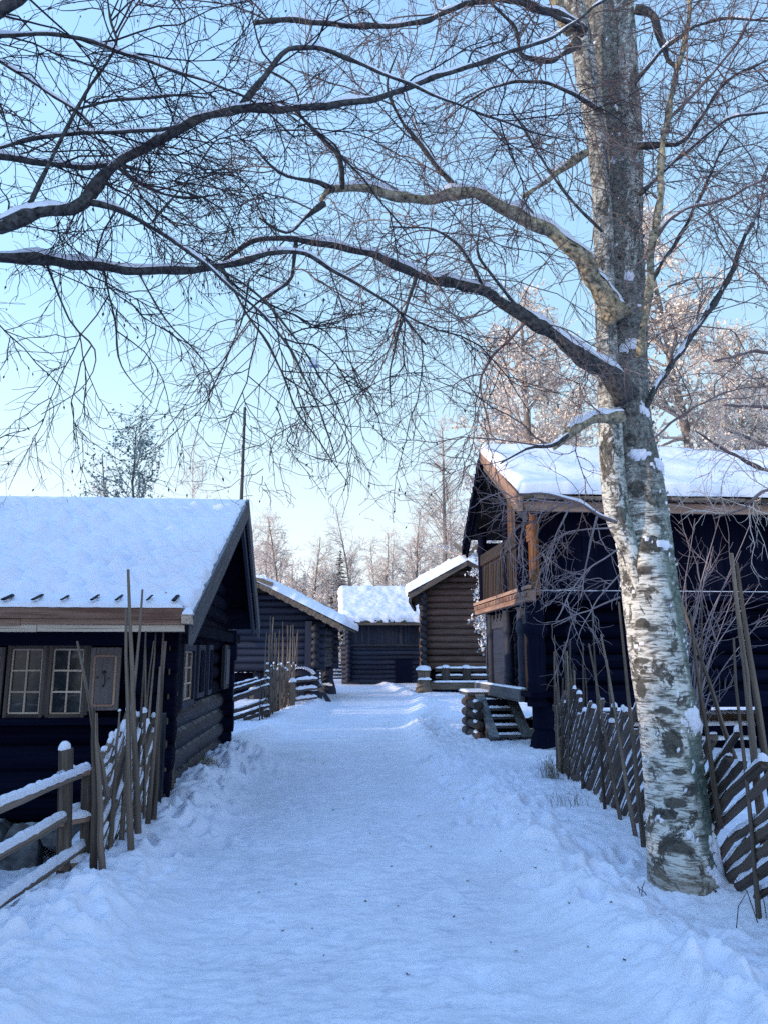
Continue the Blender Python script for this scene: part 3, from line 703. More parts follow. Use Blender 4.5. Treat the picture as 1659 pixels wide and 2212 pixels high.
# ------------------------------------------------------------------ roundpole fences
def poly_at(pts, s):
    for a, b_ in zip(pts, pts[1:]):
        l = (b_ - a).length
        if s <= l or b_ is pts[-1]: return a + (b_ - a) * (s / l), (b_ - a).normalized()
        s -= l
def pole_fence(name, label, pts, spacing, hs, rail_h, slope, ds, rail_r, mat, group=None, double=0.75, lean=0.05, pole_r=0.02, snow_k=1.0, cat='fence', skip_rail=0.0, tmax=99, straight=0):
    pts = [Vector((p[0], p[1], 0)) for p in pts]
    S = sum((b_ - a).length for a, b_ in zip(pts, pts[1:]))
    z_ = lambda p: GZ(p.x, p.y)
    t_ = thing(name, label, cat, (pts[0].x, pts[0].y, z_(pts[0])), 0, group)
    s = random.uniform(0.05, 0.2)
    while s < S:
        for sd in ((-1, 1) if random.random() < double else (random.choice((-1, 1)),)):
            p, d = poly_at(pts, min(S, max(0, s + random.uniform(-0.06, 0.06)))); nrm = Vector((-d.y, d.x, 0)); p = p + nrm * (sd * (rail_r + pole_r + 0.012))
            h = hs(s / S) * random.uniform(0.78, 1.08); gz = z_(p); lx = random.gauss(0, lean)
            top = p + d * (lx * h) + nrm * (-sd * 0.02 * h + random.gauss(0, 0.025) * h) + Vector((0, 0, gz + h)); bot = p + Vector((0, 0, gz - 0.15))
            n = 7; q = [bot.lerp(top, k / (n - 1)) + Vector((random.uniform(-1, 1), random.uniform(-1, 1), 0)) * 0.008 for k in range(n)]
            r0 = pole_r * random.uniform(0.8, 1.25)
            w = MB(); w.tube(q, [r0 * (1 - 0.62 * k / (n - 1)) for k in range(n)], 7, True, rough=0.05)
            po = w.build('pole', mat, t_, True, True)
            if random.random() < 0.22 * snow_k and pole_r < 0.03 and h < 1.2:
                w = MB(); lump(w, top, r0 * 0.8, r0 * 0.9, 7, 3); w.build('snow', 'clump_snow', po, True, True)
        s += spacing * random.uniform(0.75, 1.25)
    s = -rail_h / math.tan(slope) if slope > 0 else 0.0
    cnt = 0
    ta = math.tan(abs(slope)); sgn = 1 if slope > 0 else -1
    s0 = -rail_h / ta * 0.8
    while s0 < S - 0.05 and cnt < 98:
        a, b_ = s0, s0 + rail_h / ta * random.uniform(0.8, 1.12)
        a2, b2 = max(a, -0.05), min(b_, S + 0.08)
        if b2 - a2 > 0.12 and random.random() > skip_rail:
            zf = lambda q: (q - a) * ta if sgn > 0 else (b_ - q) * ta
            P = []
            k_ = 4; off = random.uniform(-0.02, 0.02)
            for i in range(k_):
                q = a2 + (b2 - a2) * i / (k_ - 1); p, d = poly_at(pts, min(max(q, 0), S)); p = p + d * (q - min(max(q, 0), S)); nrm = Vector((-d.y, d.x, 0))
                P.append(p + nrm * off + Vector((0, 0, z_(p) + 0.03 + zf(q) + random.uniform(-.008, .008))))
            rr = rail_r * random.uniform(0.75, 1.2)
            w = MB(); w.tube(P, [rr * random.uniform(0.85, 1.1) for _ in P], 6, True, rough=0.12, squash=random.uniform(0.8, 1.2))
            ra = w.build('rail', mat, t_, False, True)
            w = MB(); got = False
            for i in range(k_ - 1):
                if random.random() < snow_k * 0.95:
                    A, B = P[i] + Vector((0, 0, rr * 0.75)), P[i + 1] + Vector((0, 0, rr * 0.75))
                    if random.random() < 0.35: B = A.lerp(B, random.uniform(0.4, 0.8))
                    snow_strip(w, A, B, rr * 1.6, 0.032 * random.uniform(0.6, 1.2), None, 0.6); got = True
            upper = P[-1] if sgn > 0 else P[0]
            if random.random() < 0.6 * snow_k: lump(w, upper + Vector((0, 0, rr * 0.6)), rr * 1.0, 0.045, 8, 3); got = True
            if got: w.build('snow', 'clump_snow', ra, True, True)
            cnt += 1
        s0 += ds * random.uniform(0.7, 1.3)
    return t_

lf = [PZ(208, 1893), PZ(285, 1818), PZ(362, 1748)]
f1 = pole_fence('pole_fence', 'short fence of slanting snowy rails between tall poles at the cottage corner', lf, 0.42, lambda u: 1.05 if u < 0.30 else 2.05 - 0.25 * abs(u - 0.6), 0.86, R(35), 0.125, 0.027, 'weathered', pole_r=0.020, lean=0.07, double=0.9, snow_k=0.9)
# tallest poles, as seen
def extra_pole(t_, a, b_, ya, yb_, r0, mat):
    A, B = PY(*a, ya), PY(*b_, yb_); n = 6
    w = MB(); w.tube([A.lerp(B, k / (n - 1)) + Vector((random.uniform(-1, 1) * .007, 0, 0)) for k in range(n)], [r0 * (1 - 0.6 * k / (n - 1)) for k in range(n)], 7, True, rough=0.05)
    return w.build('pole', mat, t_, True, True)
for a, b_, y0, y1, r0 in (((299, 1800), (278, 1230), 6.75, 6.7, 0.029), ((283, 1840), (272, 1315), 6.35, 6.35, 0.027), ((232, 1720), (167, 1385), 6.0, 5.8, 0.020), ((332, 1770), (358, 1385), 7.3, 7.3, 0.028), ((320, 1780), (348, 1440), 7.0, 7.2, 0.024), ((205, 1890), (203, 1530), 5.85, 5.85, 0.030), ((222, 1890), (207, 1540), 5.8, 5.85, 0.026)):
    extra_pole(f1, a, b_, y0, y1, r0, 'weathered')

# three-rail fence that runs on towards the camera
pz = PZ(140, 1910)
rf = thing('rail_fence', 'rail fence with three thick snow-topped rails on a sawn post', 'fence', (pz.x, pz.y, GZ(pz.x, pz.y)))
Yp = pz.y
for px, top, bot, wd in ((141, 1617, 1935, 0.085), (187, 1662, 1915, 0.07)):
    yy = Yp if px < 150 else Yp + 0.28
    a, b_ = PY(px - 2, bot, yy), PY(px + 2, top, yy)
    w = MB(); w.beam(a - Vector((0, 0, .1)), b_, wd, wd, (0, 1, 0), jit=0.004); p = w.build('post', 'weathered', rf, False, True, 0.008)
    w = MB(); lump(w, b_ + Vector((-0.008, 0, -0.004)), wd * 0.55, 0.06, 12, 5, 0.06); w.build('snow', 'clump_snow', p, True, True)
for (ax, ay, bx, by, yr) in ((-170, 1850, 190, 1655, 0.10), (-170, 1945, 178, 1736, 0.06), (-170, 2062, 186, 1812, 0.06)):
    B = PY(bx, by + 12, Yp + 0.35); A = PY(ax, ay + 12, 3.2); A.z = B.z + random.uniform(-.02, .02); A.x = B.x - 0.16
    n = 9; P = [A.lerp(B, k / (n - 1)) + Vector((random.uniform(-.008, .008), 0, random.uniform(-.006, .006))) for k in range(n)]
    w = MB(); w.tube(P, 0.034, 8, True, rough=0.05, squash=0.9); ra = w.build('rail', 'weathered', rf, False, True)
    w = MB(); snow_strip(w, P[0] + Vector((0, 0, .03)), P[-1] + Vector((0, 0, .03)), 0.066, 0.036, 70, 0.35, 0.35); w.build('snow', 'clump_snow', ra, True, True)
w = MB(); q = PY(-172, 1900, 3.2); zq = GZ(B.x - 0.22, 3.25); w.beam((B.x - 0.23, 3.25, zq - 0.15), (B.x - 0.23, 3.25, zq + 1.05), 0.085, 0.085, (0, 1, 0), jit=0.004); w.build('post', 'weathered', rf, False, True, 0.008)
for zz in (1668, 1768, 1862):
    a, b_ = PY(128, zz + 10, Yp - 0.06), PY(192, zz - 2, Yp + 0.24)
    w = MB(); w.beam(a, b_, 0.05, 0.055, jit=0.003); ra = w.build('cross_piece', 'plank', rf, False, True, 0.008)
    w = MB(); snow_strip(w, a + Vector((0, 0, .025)), b_ + Vector((0, 0, .025)), 0.055, 0.04, 10); w.build('snow', 'clump_snow', ra, True, True)

# fence behind the birch
rfp = [PZ(1200, 1668), PZ(1300, 1765), PZ(1402, 1862), PZ(1640, 2010) , PZ(1900, 2290)]
rfp = [Vector((3.42, 11.2, 0)), Vector((3.05, 8.2, 0)), Vector((2.82, 6.2, 0)), Vector((2.80, 5.0, 0)), Vector((2.78, 3.4, 0))]
f2 = pole_fence('pole_fence', 'long fence of dark slanting rails and tall thin poles behind the birch trunk', rfp, 0.95, lambda u: 1.75 if u < 0.25 else 1.9, 0.98, R(34), 0.185, 0.033, 'fence_mid', pole_r=0.018, lean=0.10, double=0.7)
for k in range(11):                                   # the bundle of poles at its far end
    px = 1196 + k * 4.5 + random.uniform(-3, 3)
    extra_pole(f2, (px + random.uniform(-4, 14), 1660 + k * 4), (px + random.uniform(-14, 6), 1385 + random.uniform(0, 150)), 11.1 - k * 0.1, 11.0 - k * 0.1, 0.024, 'weathered')
for a, b_, y0, y1, r0 in (((1652, 1850), (1580, 1195), 5.0, 5.15, 0.030), ((1665, 1720), (1590, 1215), 5.05, 5.2, 0.028), ((1390, 1830), (1337, 1300), 6.6, 6.8, 0.024), ((1345, 1800), (1272, 1390), 7.6, 7.8, 0.022), ((1372, 1810), (1298, 1370), 7.0, 7.3, 0.022), ((1555, 1790), (1490, 1330), 5.3, 5.5, 0.022), ((1585, 1640), (1470, 1290), 5.6, 5.9, 0.02)):
    extra_pole(f2, a, b_, y0, y1, r0, 'weathered')
# ------------------------------------------------------------------ storehouse on stilts beyond the cottage
YS = 30.0
C0 = PY(690, 1448, YS)
sh = thing('log_storehouse', 'blue-black log storehouse on carved stilts beyond the cottage', 'storehouse', (C0.x, YS, 0), R(-7))
zb0 = C0.z; eR = PY(716, 1342, YS).z; ap = PY(566, 1258, YS).z
W_ = 5.6; xa = PY(566, 1258, YS).x - C0.x
def sh_slope(z):
    if z > ap - 0.12: return None
    return (xa - (ap - z) / (ap - eR) * (0.62 - xa) + 0.1, xa + (ap - 0.05 - z) / (ap - eR) * (0.62 - xa))
n = int((ap - zb0) / 0.27) + 1
w = MB(); log_rows(w, 'x', -W_, 0, 0.14, zb0, n, 0.268, 0.22, sh_slope, 0.55); w.build('front_wall', 'blue_log', sh, True)
w = MB(); log_rows(w, 'y', 0, 5.5, -0.14, zb0 + 0.10, int((eR - zb0) / 0.27), 0.268, 0.24, None, 0.55); w.build('side_wall', 'grey_log_skylit', sh, True)
w = MB(); log_rows(w, 'x', -W_, 0, 5.4, zb0, n, 0.268, 0.2, sh_slope, 0.55); w.build('rear_wall', 'blue_log', sh, True)
w = MB(); w.box((-0.42, -0.02, (zb0 + eR) / 2), (0.26, 0.12, eR - zb0)); w.build('corner_board', 'blue_log', sh)
ex = 0.95; ez = PY(737, 1352, YS).z
w = MB(); slab(w, (ex, -0.7, ez), (ex, 6.2, ez), (xa, 6.2, ap), (xa, -0.7, ap), 0.10)
lx = xa - (ex - xa); slab(w, (lx, 6.2, ez), (lx, -0.7, ez), (xa - 0.002, -0.7, ap - 0.002), (xa - 0.002, 6.2, ap - 0.002), 0.10)
rr_ = w.build('roof', 'turf', sh)
sheet_on('roof_snow', rr_, (ex + 0.05, -0.78, ez), (ex + 0.05, 6.2, ez), (xa - 0.1, 6.2, ap), (xa - 0.1, -0.78, ap), 60, 60, 0.30, edge=(0.3, 0.2, 0.25, 0.3), amp=0.10, jag=0.10, world=False, seed=12)
sheet_on('roof_snow', rr_, (lx, -0.78, ez), (lx, 6.2, ez), (xa, 6.2, ap), (xa, -0.78, ap), 40, 40, 0.28, edge=(0.3, 0.2, 0.25, 0.3), amp=0.08, jag=0.1, world=False, seed=13)
for s_ in (1, -1):
    w = MB(); n_ = 22
    for k in range(n_):                               # scalloped barge board
        u0, u1 = k / n_, (k + 1) / n_; A = Vector((xa, -0.72, ap)).lerp(Vector((xa + s_ * (ex - xa), -0.72, ez)), u0); B = Vector((xa, -0.72, ap)).lerp(Vector((xa + s_ * (ex - xa), -0.72, ez)), u1)
        w.beam(A + Vector((0, 0, -0.13 - 0.03 * (k % 2))), B + Vector((0, 0, -0.13 - 0.03 * (k % 2))), 0.05, 0.20, tint=0.5)
    w.build('barge_board', 'weathered', sh)
    w = MB(); w.beam((xa - s_ * 0.25, -0.70 - 0.06 * s_, ap + 0.12), (xa + s_ * 0.55, -0.70 - 0.06 * s_, ap - 0.02 - 0.1), 0.05, 0.14); q = w.build('ridge_board', 'weathered', sh)
    w = MB(); snow_strip(w, (xa - s_ * 0.25, -0.70 - 0.06 * s_, ap + 0.19), (xa + s_ * 0.3, -0.70 - 0.06 * s_, ap + 0.11), 0.08, 0.08, 8); w.build('snow', 'clump_snow', q, True)
def stilt(parent, c, zt, wt, wb, mat='blue_log', snowy=True, sides=10):
    w = MB(); z = 0.0; h = zt
    w.tube([(c[0], c[1], -0.1), (c[0], c[1], 0.12 * h), (c[0], c[1], 0.45 * h), (c[0], c[1], 0.66 * h), (c[0], c[1], 0.68 * h), (c[0], c[1], 0.9 * h), (c[0], c[1], h)],
           [wb / 2, wb / 2 * 0.97, wb / 2 * 0.72, wb / 2 * 0.55, wt / 2, wt / 2 * 1.03, wt / 2 * 0.9], sides, True)
    p = w.build('stilt', mat, parent, False, False, 0.02)
    if snowy:
        w = MB(); a = 2 * math.pi * 0.5
        snow_strip(w, (c[0] - wb * 0.42, c[1] - wb * 0.33, 0.36 * h), (c[0] + wb * 0.3, c[1] - wb * 0.33, 0.36 * h), 0.16, 0.09, 8); w.build('snow', 'clump_snow', p, True)
    return p
for (x, y) in ((-0.25, 0.1), (-2.4, 0.6), (-5.3, 0.1), (-0.25, 5.3), (-5.3, 5.3)): stilt(sh, (x, y), zb0 - 0.02, 0.5, 0.8)
# round-topped sill end that carries the corner, with snow on it
w = MB(); w.tube([(-0.62, -0.75, zb0 - 0.22), (-0.62, 0.9, zb0 - 0.16)], [0.50, 0.46], 14, True, squash=0.62); q = w.build('sill_beam', 'blue_log', sh, True)
w = MB()
for k in range(13):
    a = math.pi * (0.12 + 0.76 * k / 12)
    snow_strip(w, (-0.62 + 0.50 * math.cos(a), -0.80, zb0 - 0.22 + 0.31 * math.sin(a)), (-0.62 + 0.50 * math.cos(a), -0.1, zb0 - 0.22 + 0.31 * math.sin(a)), 0.13, 0.05, 6)
w.build('snow', 'clump_snow', q, True)
w = MB(); w.beam((-0.05, -0.55, 0.75), (0.5, -0.8, -0.05), 0.07, 0.16); w.build('brace', 'grey_log_skylit', sh)
w = MB(); w.tube([(-0.62, -1.0, -0.1), (-0.62, -1.0, 0.42)], [0.24, 0.22], 10); q = w.build('chopping_block', 'grey_log_skylit', sh, True)
w = MB(); lump(w, (-0.62, -1.0, 0.40), 0.22, 0.10, 10, 4); w.build('snow', 'clump_snow', q, True)
w = MB(); w.box((-2.9, 1.2, zb0 - 0.05), (1.9, 1.2, 0.06)); w.build('floor_shelf', 'tarred_log', sh)
w = MB(); w.box((-2.9, 1.4, zb0 / 2 - 0.05), (1.5, 0.8, zb0 - 0.15)); w.build('store_box', 'tarred_log', sh)

fb = [PZ(573, 1562), PZ(612, 1533), PZ(645, 1508), PZ(668, 1497)]
f3 = pole_fence('pole_fence', 'fence of dense diagonal snowy rails and high poles in front of the stilted storehouse', fb, 1.0, lambda u: 2.65 - 0.3 * u, 1.15, -R(40), 0.25, 0.046, 'weathered', pole_r=0.028, lean=0.03, double=0.9)
fa = [PZ(573, 1562), Vector((PZ(573, 1562).x - 3.6, PZ(573, 1562).y + 0.9, 0))]
f4 = pole_fence('pole_fence', 'low fence with thick snowy rails sloping down beside the cottage rear corner', fa, 1.6, lambda u: 1.15, 1.0, -R(15), 0.42, 0.055, 'fence_dark', pole_r=0.024, lean=0.03, double=0.6)
fc = [PZ(470, 1510), PZ(640, 1483)]
f5 = pole_fence('pole_fence', 'fence with gently rising snowy rails and paired thin poles under the stilted storehouse', fc, 1.9, lambda u: 2.2, 1.0, R(14), 0.8, 0.055, 'fence_dark', pole_r=0.022, lean=0.02, double=1.0)
# squared gate post beside that fence
gp = PZ(632, 1531); g_ = thing('gate_post', 'squared wooden gate post with a snow cap and short rails between the fences', 'gate post', (gp.x, gp.y, 0))
zt_ = PY(632, 1471, gp.y).z
w = MB(); w.box((0, 0, zt_ / 2 - 0.05), (0.17, 0.17, zt_ + 0.1)); w.build('post', 'weathered', g_, False, False, 0.015)
w = MB(); lump(w, (0, 0, zt_ - 0.02), 0.13, 0.12, 10, 4); w.build('snow', 'clump_snow', g_, True)
for k, zz in enumerate((0.25, 0.55, 0.85)):
    w = MB(); w.tube([(-0.02, 0.02, zz), (0.75, 1.3, zz + 0.03)], 0.055, 7); q = w.build('rail', 'weathered', g_)
    w = MB(); snow_strip(w, (0.08, 0.15, zz + 0.045), (0.75, 1.3, zz + 0.075), 0.10, 0.07, 10); w.build('snow', 'clump_snow', q, True)

# ------------------------------------------------------------------ barn closing the path
YBN = 47.0
bl = PY(747, 1472, YBN); br_x = bl.x + 10.5
ba = thing('log_barn', 'low dark barn with snow-laden turf roof closing the end of the path', 'barn', (bl.x, YBN, bl.z - 0.15))
ez_ = PY(800, 1340, YBN).z - bl.z; rz_ = PY(800, 1266, YBN + 3.2).z - bl.z
n = 8; dl = ez_ * 0.62 / n
w = MB(); log_rows(w, 'x', 0, 10.5, 0.15, 0, n, dl, 0.25, None, 0.54)
w.build('front_wall', 'blue_log', ba, True)
w = MB(); k = 0; x = 0.1; w.box((5.25, 0.12, ez_ * 0.81), (10.5, 0.06, ez_ * 0.40))
while x < 10.5: w.box((x + 0.1, 0.02 + random.uniform(-.01, .01), ez_ * 0.62 + ez_ * 0.19), (0.19, 0.05, ez_ * 0.38)); x += 0.2
w.build('upper_boarding', 'blue_log', ba)
w = MB(); log_rows(w, 'y', 0, 6.2, 0.15, 0.1, 14, dl, 0.2, None, 0.54); w.build('side_wall', 'blue_log', ba, True)
w = MB(); w.box((5.0, -0.06, ez_ * 0.62 + 0.02), (10.6, 0.12, 0.12)); w.build('wall_plate', 'grey_log_skylit', ba, False, False, 0.01)
for x in (0.05, 3.3, 6.9): w = MB(); w.box((x, -0.04, ez_ * 0.82), (0.16, 0.10, ez_ * 0.36)); w.build('upright', 'grey_log_skylit', ba)
dx0 = PY(853, 1450, YBN).x - bl.x; dx1 = PY(889, 1450, YBN).x - bl.x
w = MB(); w.box(((dx0 + dx1) / 2, -0.02, 0.75), (dx1 - dx0, 0.10, 1.5)); d_ = w.build('door', 'tarred_log', ba)
w = MB(); w.box(((dx0 + dx1) / 2, -0.06, 1.55), (dx1 - dx0 + 0.2, 0.12, 0.1)); w.build('lintel', 'blue_log', d_)
w = MB(); slab(w, (-0.35, -0.75, ez_ + 0.0), (11, -0.75, ez_), (11, 3.3, rz_), (-0.35, 3.3, rz_), 0.14)
slab(w, (-0.35, 7, ez_), (11, 7, ez_), (11, 3.302, rz_ - 0.002), (-0.35, 3.302, rz_ - 0.002), 0.14); rr_ = w.build('roof', 'turf', ba)
sheet_on('roof_snow', rr_, (-0.45, -0.85, ez_), (11, -0.85, ez_), (11, 3.4, rz_), (-0.45, 3.4, rz_), 140, 60, 0.32, edge=(0.3, 0.2, 0.3, 0.4), amp=0.075, jag=0.10, world=False, seed=21)
w = MB()
for k in range(60): rock(w, (random.uniform(-0.3, 10), -0.80 + random.uniform(-.05, .05), ez_ + random.uniform(-0.02, 0.1)), random.uniform(0.1, 0.3), 0.2, random.uniform(0.06, 0.18))
w.build('turf_edge', 'turf', ba)
w = MB(); w.box((5.3, -0.86, ez_ - 0.10), (11.3, 0.06, 0.14)); w.build('eave_board', 'weathered', ba)

# ------------------------------------------------------------------ brown storehouse on stilts
YN = 35.5
Cn = PY(908, 1446, YN)
sn = thing('log_storehouse', 'reddish-brown log storehouse with crossed ridge boards and thick roof snow', 'storehouse', (Cn.x, YN, 0), R(-9))
zb0 = Cn.z; A_ = PY(1006, 1208, YN); xa = A_.x - Cn.x; ap = A_.z - 0.15
E_ = PY(884, 1285, YN); ex = E_.x - Cn.x; ez = E_.z
xr2 = 2 * xa - ex
def sn_slope(z):
    if z > ap - 0.15: return None
    k = (ap - 0.12 - z) / (ap - ez); return (xa - k * (xa - ex), xa + k * (xa - ex))
n = int((ap - zb0) / 0.30) + 1; Wn = 2 * xa
w = MB(); log_rows(w, 'x', 0.1, Wn, 0.15, zb0, n, 0.305, 0.0, sn_slope, 0.52); w.build('front_wall', 'brown_log', sn, True)
w = MB(); log_rows(w, 'y', 0, 5.5, 0.15, zb0 + 0.12, int((ez - zb0) / 0.305) , 0.305, 0.42, None, 0.5); w.build('side_wall', 'grey_log_skylit', sn, True)
w = MB(); log_rows(w, 'x', 0, Wn, 5.3, zb0, n, 0.305, 0.2, sn_slope, 0.52); w.build('rear_wall', 'brown_log', sn, True)
w = MB(); slab(w, (ex, -0.8, ez), (ex, 6.2, ez), (xa, 6.2, ap), (xa, -0.8, ap), 0.12)
slab(w, (xr2, 6.2, ez), (xr2, -0.8, ez), (xa + .002, -0.8, ap - .002), (xa + .002, 6.2, ap - .002), 0.12); rr_ = w.build('roof', 'turf', sn)
sheet_on('roof_snow', rr_, (ex - 0.1, -0.9, ez), (ex - 0.1, 6.2, ez), (xa + 0.1, 6.2, ap), (xa + 0.1, -0.9, ap), 50, 60, 0.40, edge=(0.3, 0.2, 0.2, 0.4), amp=0.16, jag=0.16, world=False, seed=31)
sheet_on('roof_snow', rr_, (xr2 + 0.1, -0.9, ez), (xr2 + 0.1, 6.2, ez), (xa - 0.1, 6.2, ap), (xa - 0.1, -0.9, ap), 50, 60, 0.40, edge=(0.3, 0.2, 0.2, 0.4), amp=0.14, jag=0.14, world=False, seed=32)
for s_ in (1, -1):
    w = MB(); w.beam((xa, -0.84, ap - 0.16), (xa + s_ * (ex - xa), -0.84, ez - 0.14), 0.06, 0.22); w.build('barge_board', 'fence_dark', sn)
    w = MB(); w.beam((xa + s_ * 0.05, -0.86 - 0.05 * s_, ap + 0.15), (xa - s_ * 0.62, -0.86 - 0.05 * s_, ap + 0.72), 0.06, 0.20); w.build('ridge_board', 'weathered', sn)
    w = MB(); w.beam((xa + s_ * (ex - xa) * 0.98, -0.9, ez - 0.30), (xa + s_ * (ex - xa) * 0.98, 6, ez - 0.30), 0.12, 0.22); w.build('eave_log', 'fence_dark', sn)
for (x, y) in ((0.2, 0.15), (Wn - 0.2, 0.15), (0.2, 5.2), (Wn - 0.2, 5.2), (2.6, 0.2)): stilt(sn, (x, y), zb0 - 0.02, 0.5, 0.7, 'brown_log', False)
# open loft front under the log wall and the deck before it
w = MB(); w.box((2.3, 1.0, zb0 / 2), (3.8, 0.1, zb0)); w.build('back_shade_sheet', 'void', sn)  # near-black sheet painting the shade behind the open front
dk = PZ(915, 1500); dt = PY(930, 1473, dk.y)
de = thing('entrance_deck', 'broad low wooden deck edged with a snow-topped beam before the brown storehouse', 'deck', (dk.x, dk.y, 0))
w = MB(); w.beam((0.3, 0, dt.z - 0.16), (6.5, 0.0, dt.z - 0.16), 0.14, 0.34); q = w.build('edge_beam', 'weathered', de, False, False, 0.015)
w = MB(); snow_strip(w, (0.4, 0.02, dt.z), (6.5, 0.02, dt.z), 0.20, 0.06, 40, 0.2); w.build('snow', 'clump_snow', q, True)
w = MB()
for k in range(6): w.box((3.4, 0.2 + k * 0.24, dt.z - 0.06), (6.2, 0.22, 0.05))
q = w.build('planks', 'weathered', de)
w = MB(); w.beam((0.35, 0.06, 0.06), (6.4, 0.06, 0.06), 0.2, 0.3); w.build('ground_sill', 'tarred_log', de)
for zz, xx in ((0.0, 0.0),):
    w = MB(); zt2 = PY(915, 1443, dk.y).z
    w.tube([(0, 0, -0.1), (0, 0, 0.3), (0.0, 0, 0.32), (0, 0, dt.z + 0.1), (0, 0, dt.z + 0.12), (0, 0, zt2 - 0.12), (0, 0, zt2)], [0.40, 0.37, 0.32, 0.28, 0.24, 0.30, 0.22], 10); q = w.build('corner_post', 'weathered', de, False, False, 0.02)
    w = MB(); lump(w, (0, 0, zt2 - 0.08), 0.34, 0.2, 12, 5); snow_strip(w, (-0.3, -0.27, dt.z + 0.12), (0.3, -0.27, dt.z + 0.12), 0.14, 0.08, 8); w.build('snow', 'clump_snow', q, True)
for (x, ln) in ((1.05, 0.9), (2.0, 0.0), (3.35, 0.0)):
    w = MB(); w.tube([(x, 0.45, dt.z), (x, 0.45, dt.z + 0.62)], [0.2, 0.2], 9); q = w.build('post', 'fence_dark', de, False, False, 0.02)
    w = MB(); lump(w, (x, 0.45, dt.z + 0.60), 0.22, 0.14, 10, 4); w.build('snow', 'clump_snow', q, True)
for zz in (0.20, 0.52):
    w = MB(); w.beam((0.6, 0.5, dt.z + zz), (3.6, 0.5, dt.z + zz), 0.10, 0.16); q = w.build('bench_rail', 'fence_dark', de)
    w = MB(); snow_strip(w, (0.6, 0.48, dt.z + zz + 0.08), (3.6, 0.48, dt.z + zz + 0.08), 0.14, 0.06, 24, 0.4); w.build('snow', 'clump_snow', q, True)
w = MB(); w.box((4.2, 0.5, dt.z + 0.33), (0.62, 0.2, 0.68)); w.build('plank_block', 'weathered', de, False, False, 0.02)

# ------------------------------------------------------------------ big gallery house
gh = thing('gallery_house', 'tall black timber house with carved side gallery and wide snowy roof', 'house', (3.95, 13.4, 0))
XG, YA, YZ = 3.95, 13.45, 18.2
zf = PY(1300, 1512, YA).z; zl = PY(1300, 1277, YA).z
e1 = PY(1117, 1062, 12.55); a1 = PY(1036, 962, 15.6); b1 = PY(1001, 1160, 17.9)
zE, zA, zB = e1.z - 0.06, a1.z - 0.12, b1.z
XE = 15.0
w = MB(); log_rows(w, 'x', XG, XE, YA + 0.15, zf, int((zl - zf) / 0.26), 0.265, 0.0, None, 0.52); w.build('lower_wall', 'tarred_log', gh, True, True)
w = MB(); x = XG - 0.5
while x < XE: w.box((x + 0.1, YA - 0.12 + random.uniform(-.012, .012), (zl + zE) / 2 + 0.2), (0.195, 0.04, zE - zl + 0.5)); x += 0.2
w.build('upper_boarding', 'tarred_log', gh, False, True)
w = MB(); log_rows(w, 'y', YA, YZ, XG + 0.5, zf, int((zA - zf) / 0.26) + 1, 0.265, 0.0, lambda z: (12.75 + max(0, (z - zE)) / (zA - zE) * 3.05, 17.9 - max(0, z - zB) / (zA - zB) * 2.2) if z < zA - 0.1 else None, 0.52); w.build('gable_wall', 'tarred_log', gh, True, True)
w = MB(); w.box(((XG + XE) / 2, YZ, (zf + zE) / 2), (XE - XG, 0.2, zE - zf)); w.build('rear_wall', 'tarred_log', gh, False, True)
w = MB(); w.box(((XG + XE) / 2, (YA + YZ) / 2, zf - 0.06), (XE - XG, YZ - YA, 0.12)); w.build('floor', 'tarred_log', gh, False, True)
w = MB(); w.beam((XG - 0.4, YA - 0.2, zl - 0.1), (XE, YA - 0.2, zl - 0.1), 0.14, 0.16); lg = w.build('ledge', 'tarred_log', gh, False, True)
w = MB(); snow_strip(w, (XG - 0.25, YA - 0.24, zl - 0.02), (XE, YA - 0.24, zl - 0.02), 0.05, 0.016, 120, 0.2); w.build('snow', 'clump_snow', lg, True, True)
w = MB(); w.beam((XG + 0.05, YA - 0.06, zf + 0.02), (XE, YA - 0.06, zf + 0.02), 0.3, 0.28); lg = w.build('sill_log', 'tarred_log', gh, False, True, 0.02)
# roof
xe_, xa_, xb_ = e1.x, a1.x, b1.x
w = MB(); slab(w, (xe_ + .04, 12.5, zE), (XE, 12.5, zE), (XE, 15.6, zA), (xa_ + .04, 15.6, zA), 0.10)
slab(w, (xb_ + .04, 17.9, zB), (XE, 17.9, zB), (XE, 15.602, zA - .002), (xa_ + .04, 15.602, zA - .002), 0.10); rr_ = w.build('roof', 'fence_dark', gh, False, True)
drift = lambda su, sv: 0.03 * np.sin(2 * math.pi * (su * 0.35 + sv * 0.55 + 0.4 * fbm(su * 0.4, sv * 0.4, 2, 3)))
sheet_on('roof_snow', rr_, (xe_, 12.42, zE), (XE, 12.42, zE), (XE + xa_ - xe_, 15.75, zA + 0.05), (xa_, 15.75, zA + 0.05), 200, 70, 0.17, edge=(0.12, 0.1, 0.08, 0.2), amp=0.03, pattern=drift, jag=0.03, seed=41)
sheet_on('roof_snow', rr_, (xb_, 17.95, zB), (XE, 17.95, zB), (XE, 15.6, zA), (xa_, 15.6, zA), 60, 30, 0.15, seed=42)
for (A, B) in ((Vector((xe_, 12.42, zE - 0.22)), Vector((xa_, 15.6, zA - 0.16))), (Vector((xb_, 18.0, zB - 0.22)), Vector((xa_, 15.6, zA - 0.16)))):
    for dx, dz, hh, mm in ((0.0, 0.04, 0.26, 'plank' if A.y < 15 else 'tarred_log'), (0.06, -0.16, 0.20, 'weathered' if A.y < 15 else 'tarred_log')):
        w = MB(); p, q = A + Vector((dx, 0, dz)), B + Vector((dx, 0, dz)); h2 = Vector((0, 0, hh / 2)); th = Vector((0.05, 0, 0))
        w.hexa([p - h2, q - h2, q - h2 + th, p - h2 + th, p + h2, q + h2, q + h2 + th, p + h2 + th]); w.build('barge_board', mm, gh, False, True)
    n_ = 16
w = MB()
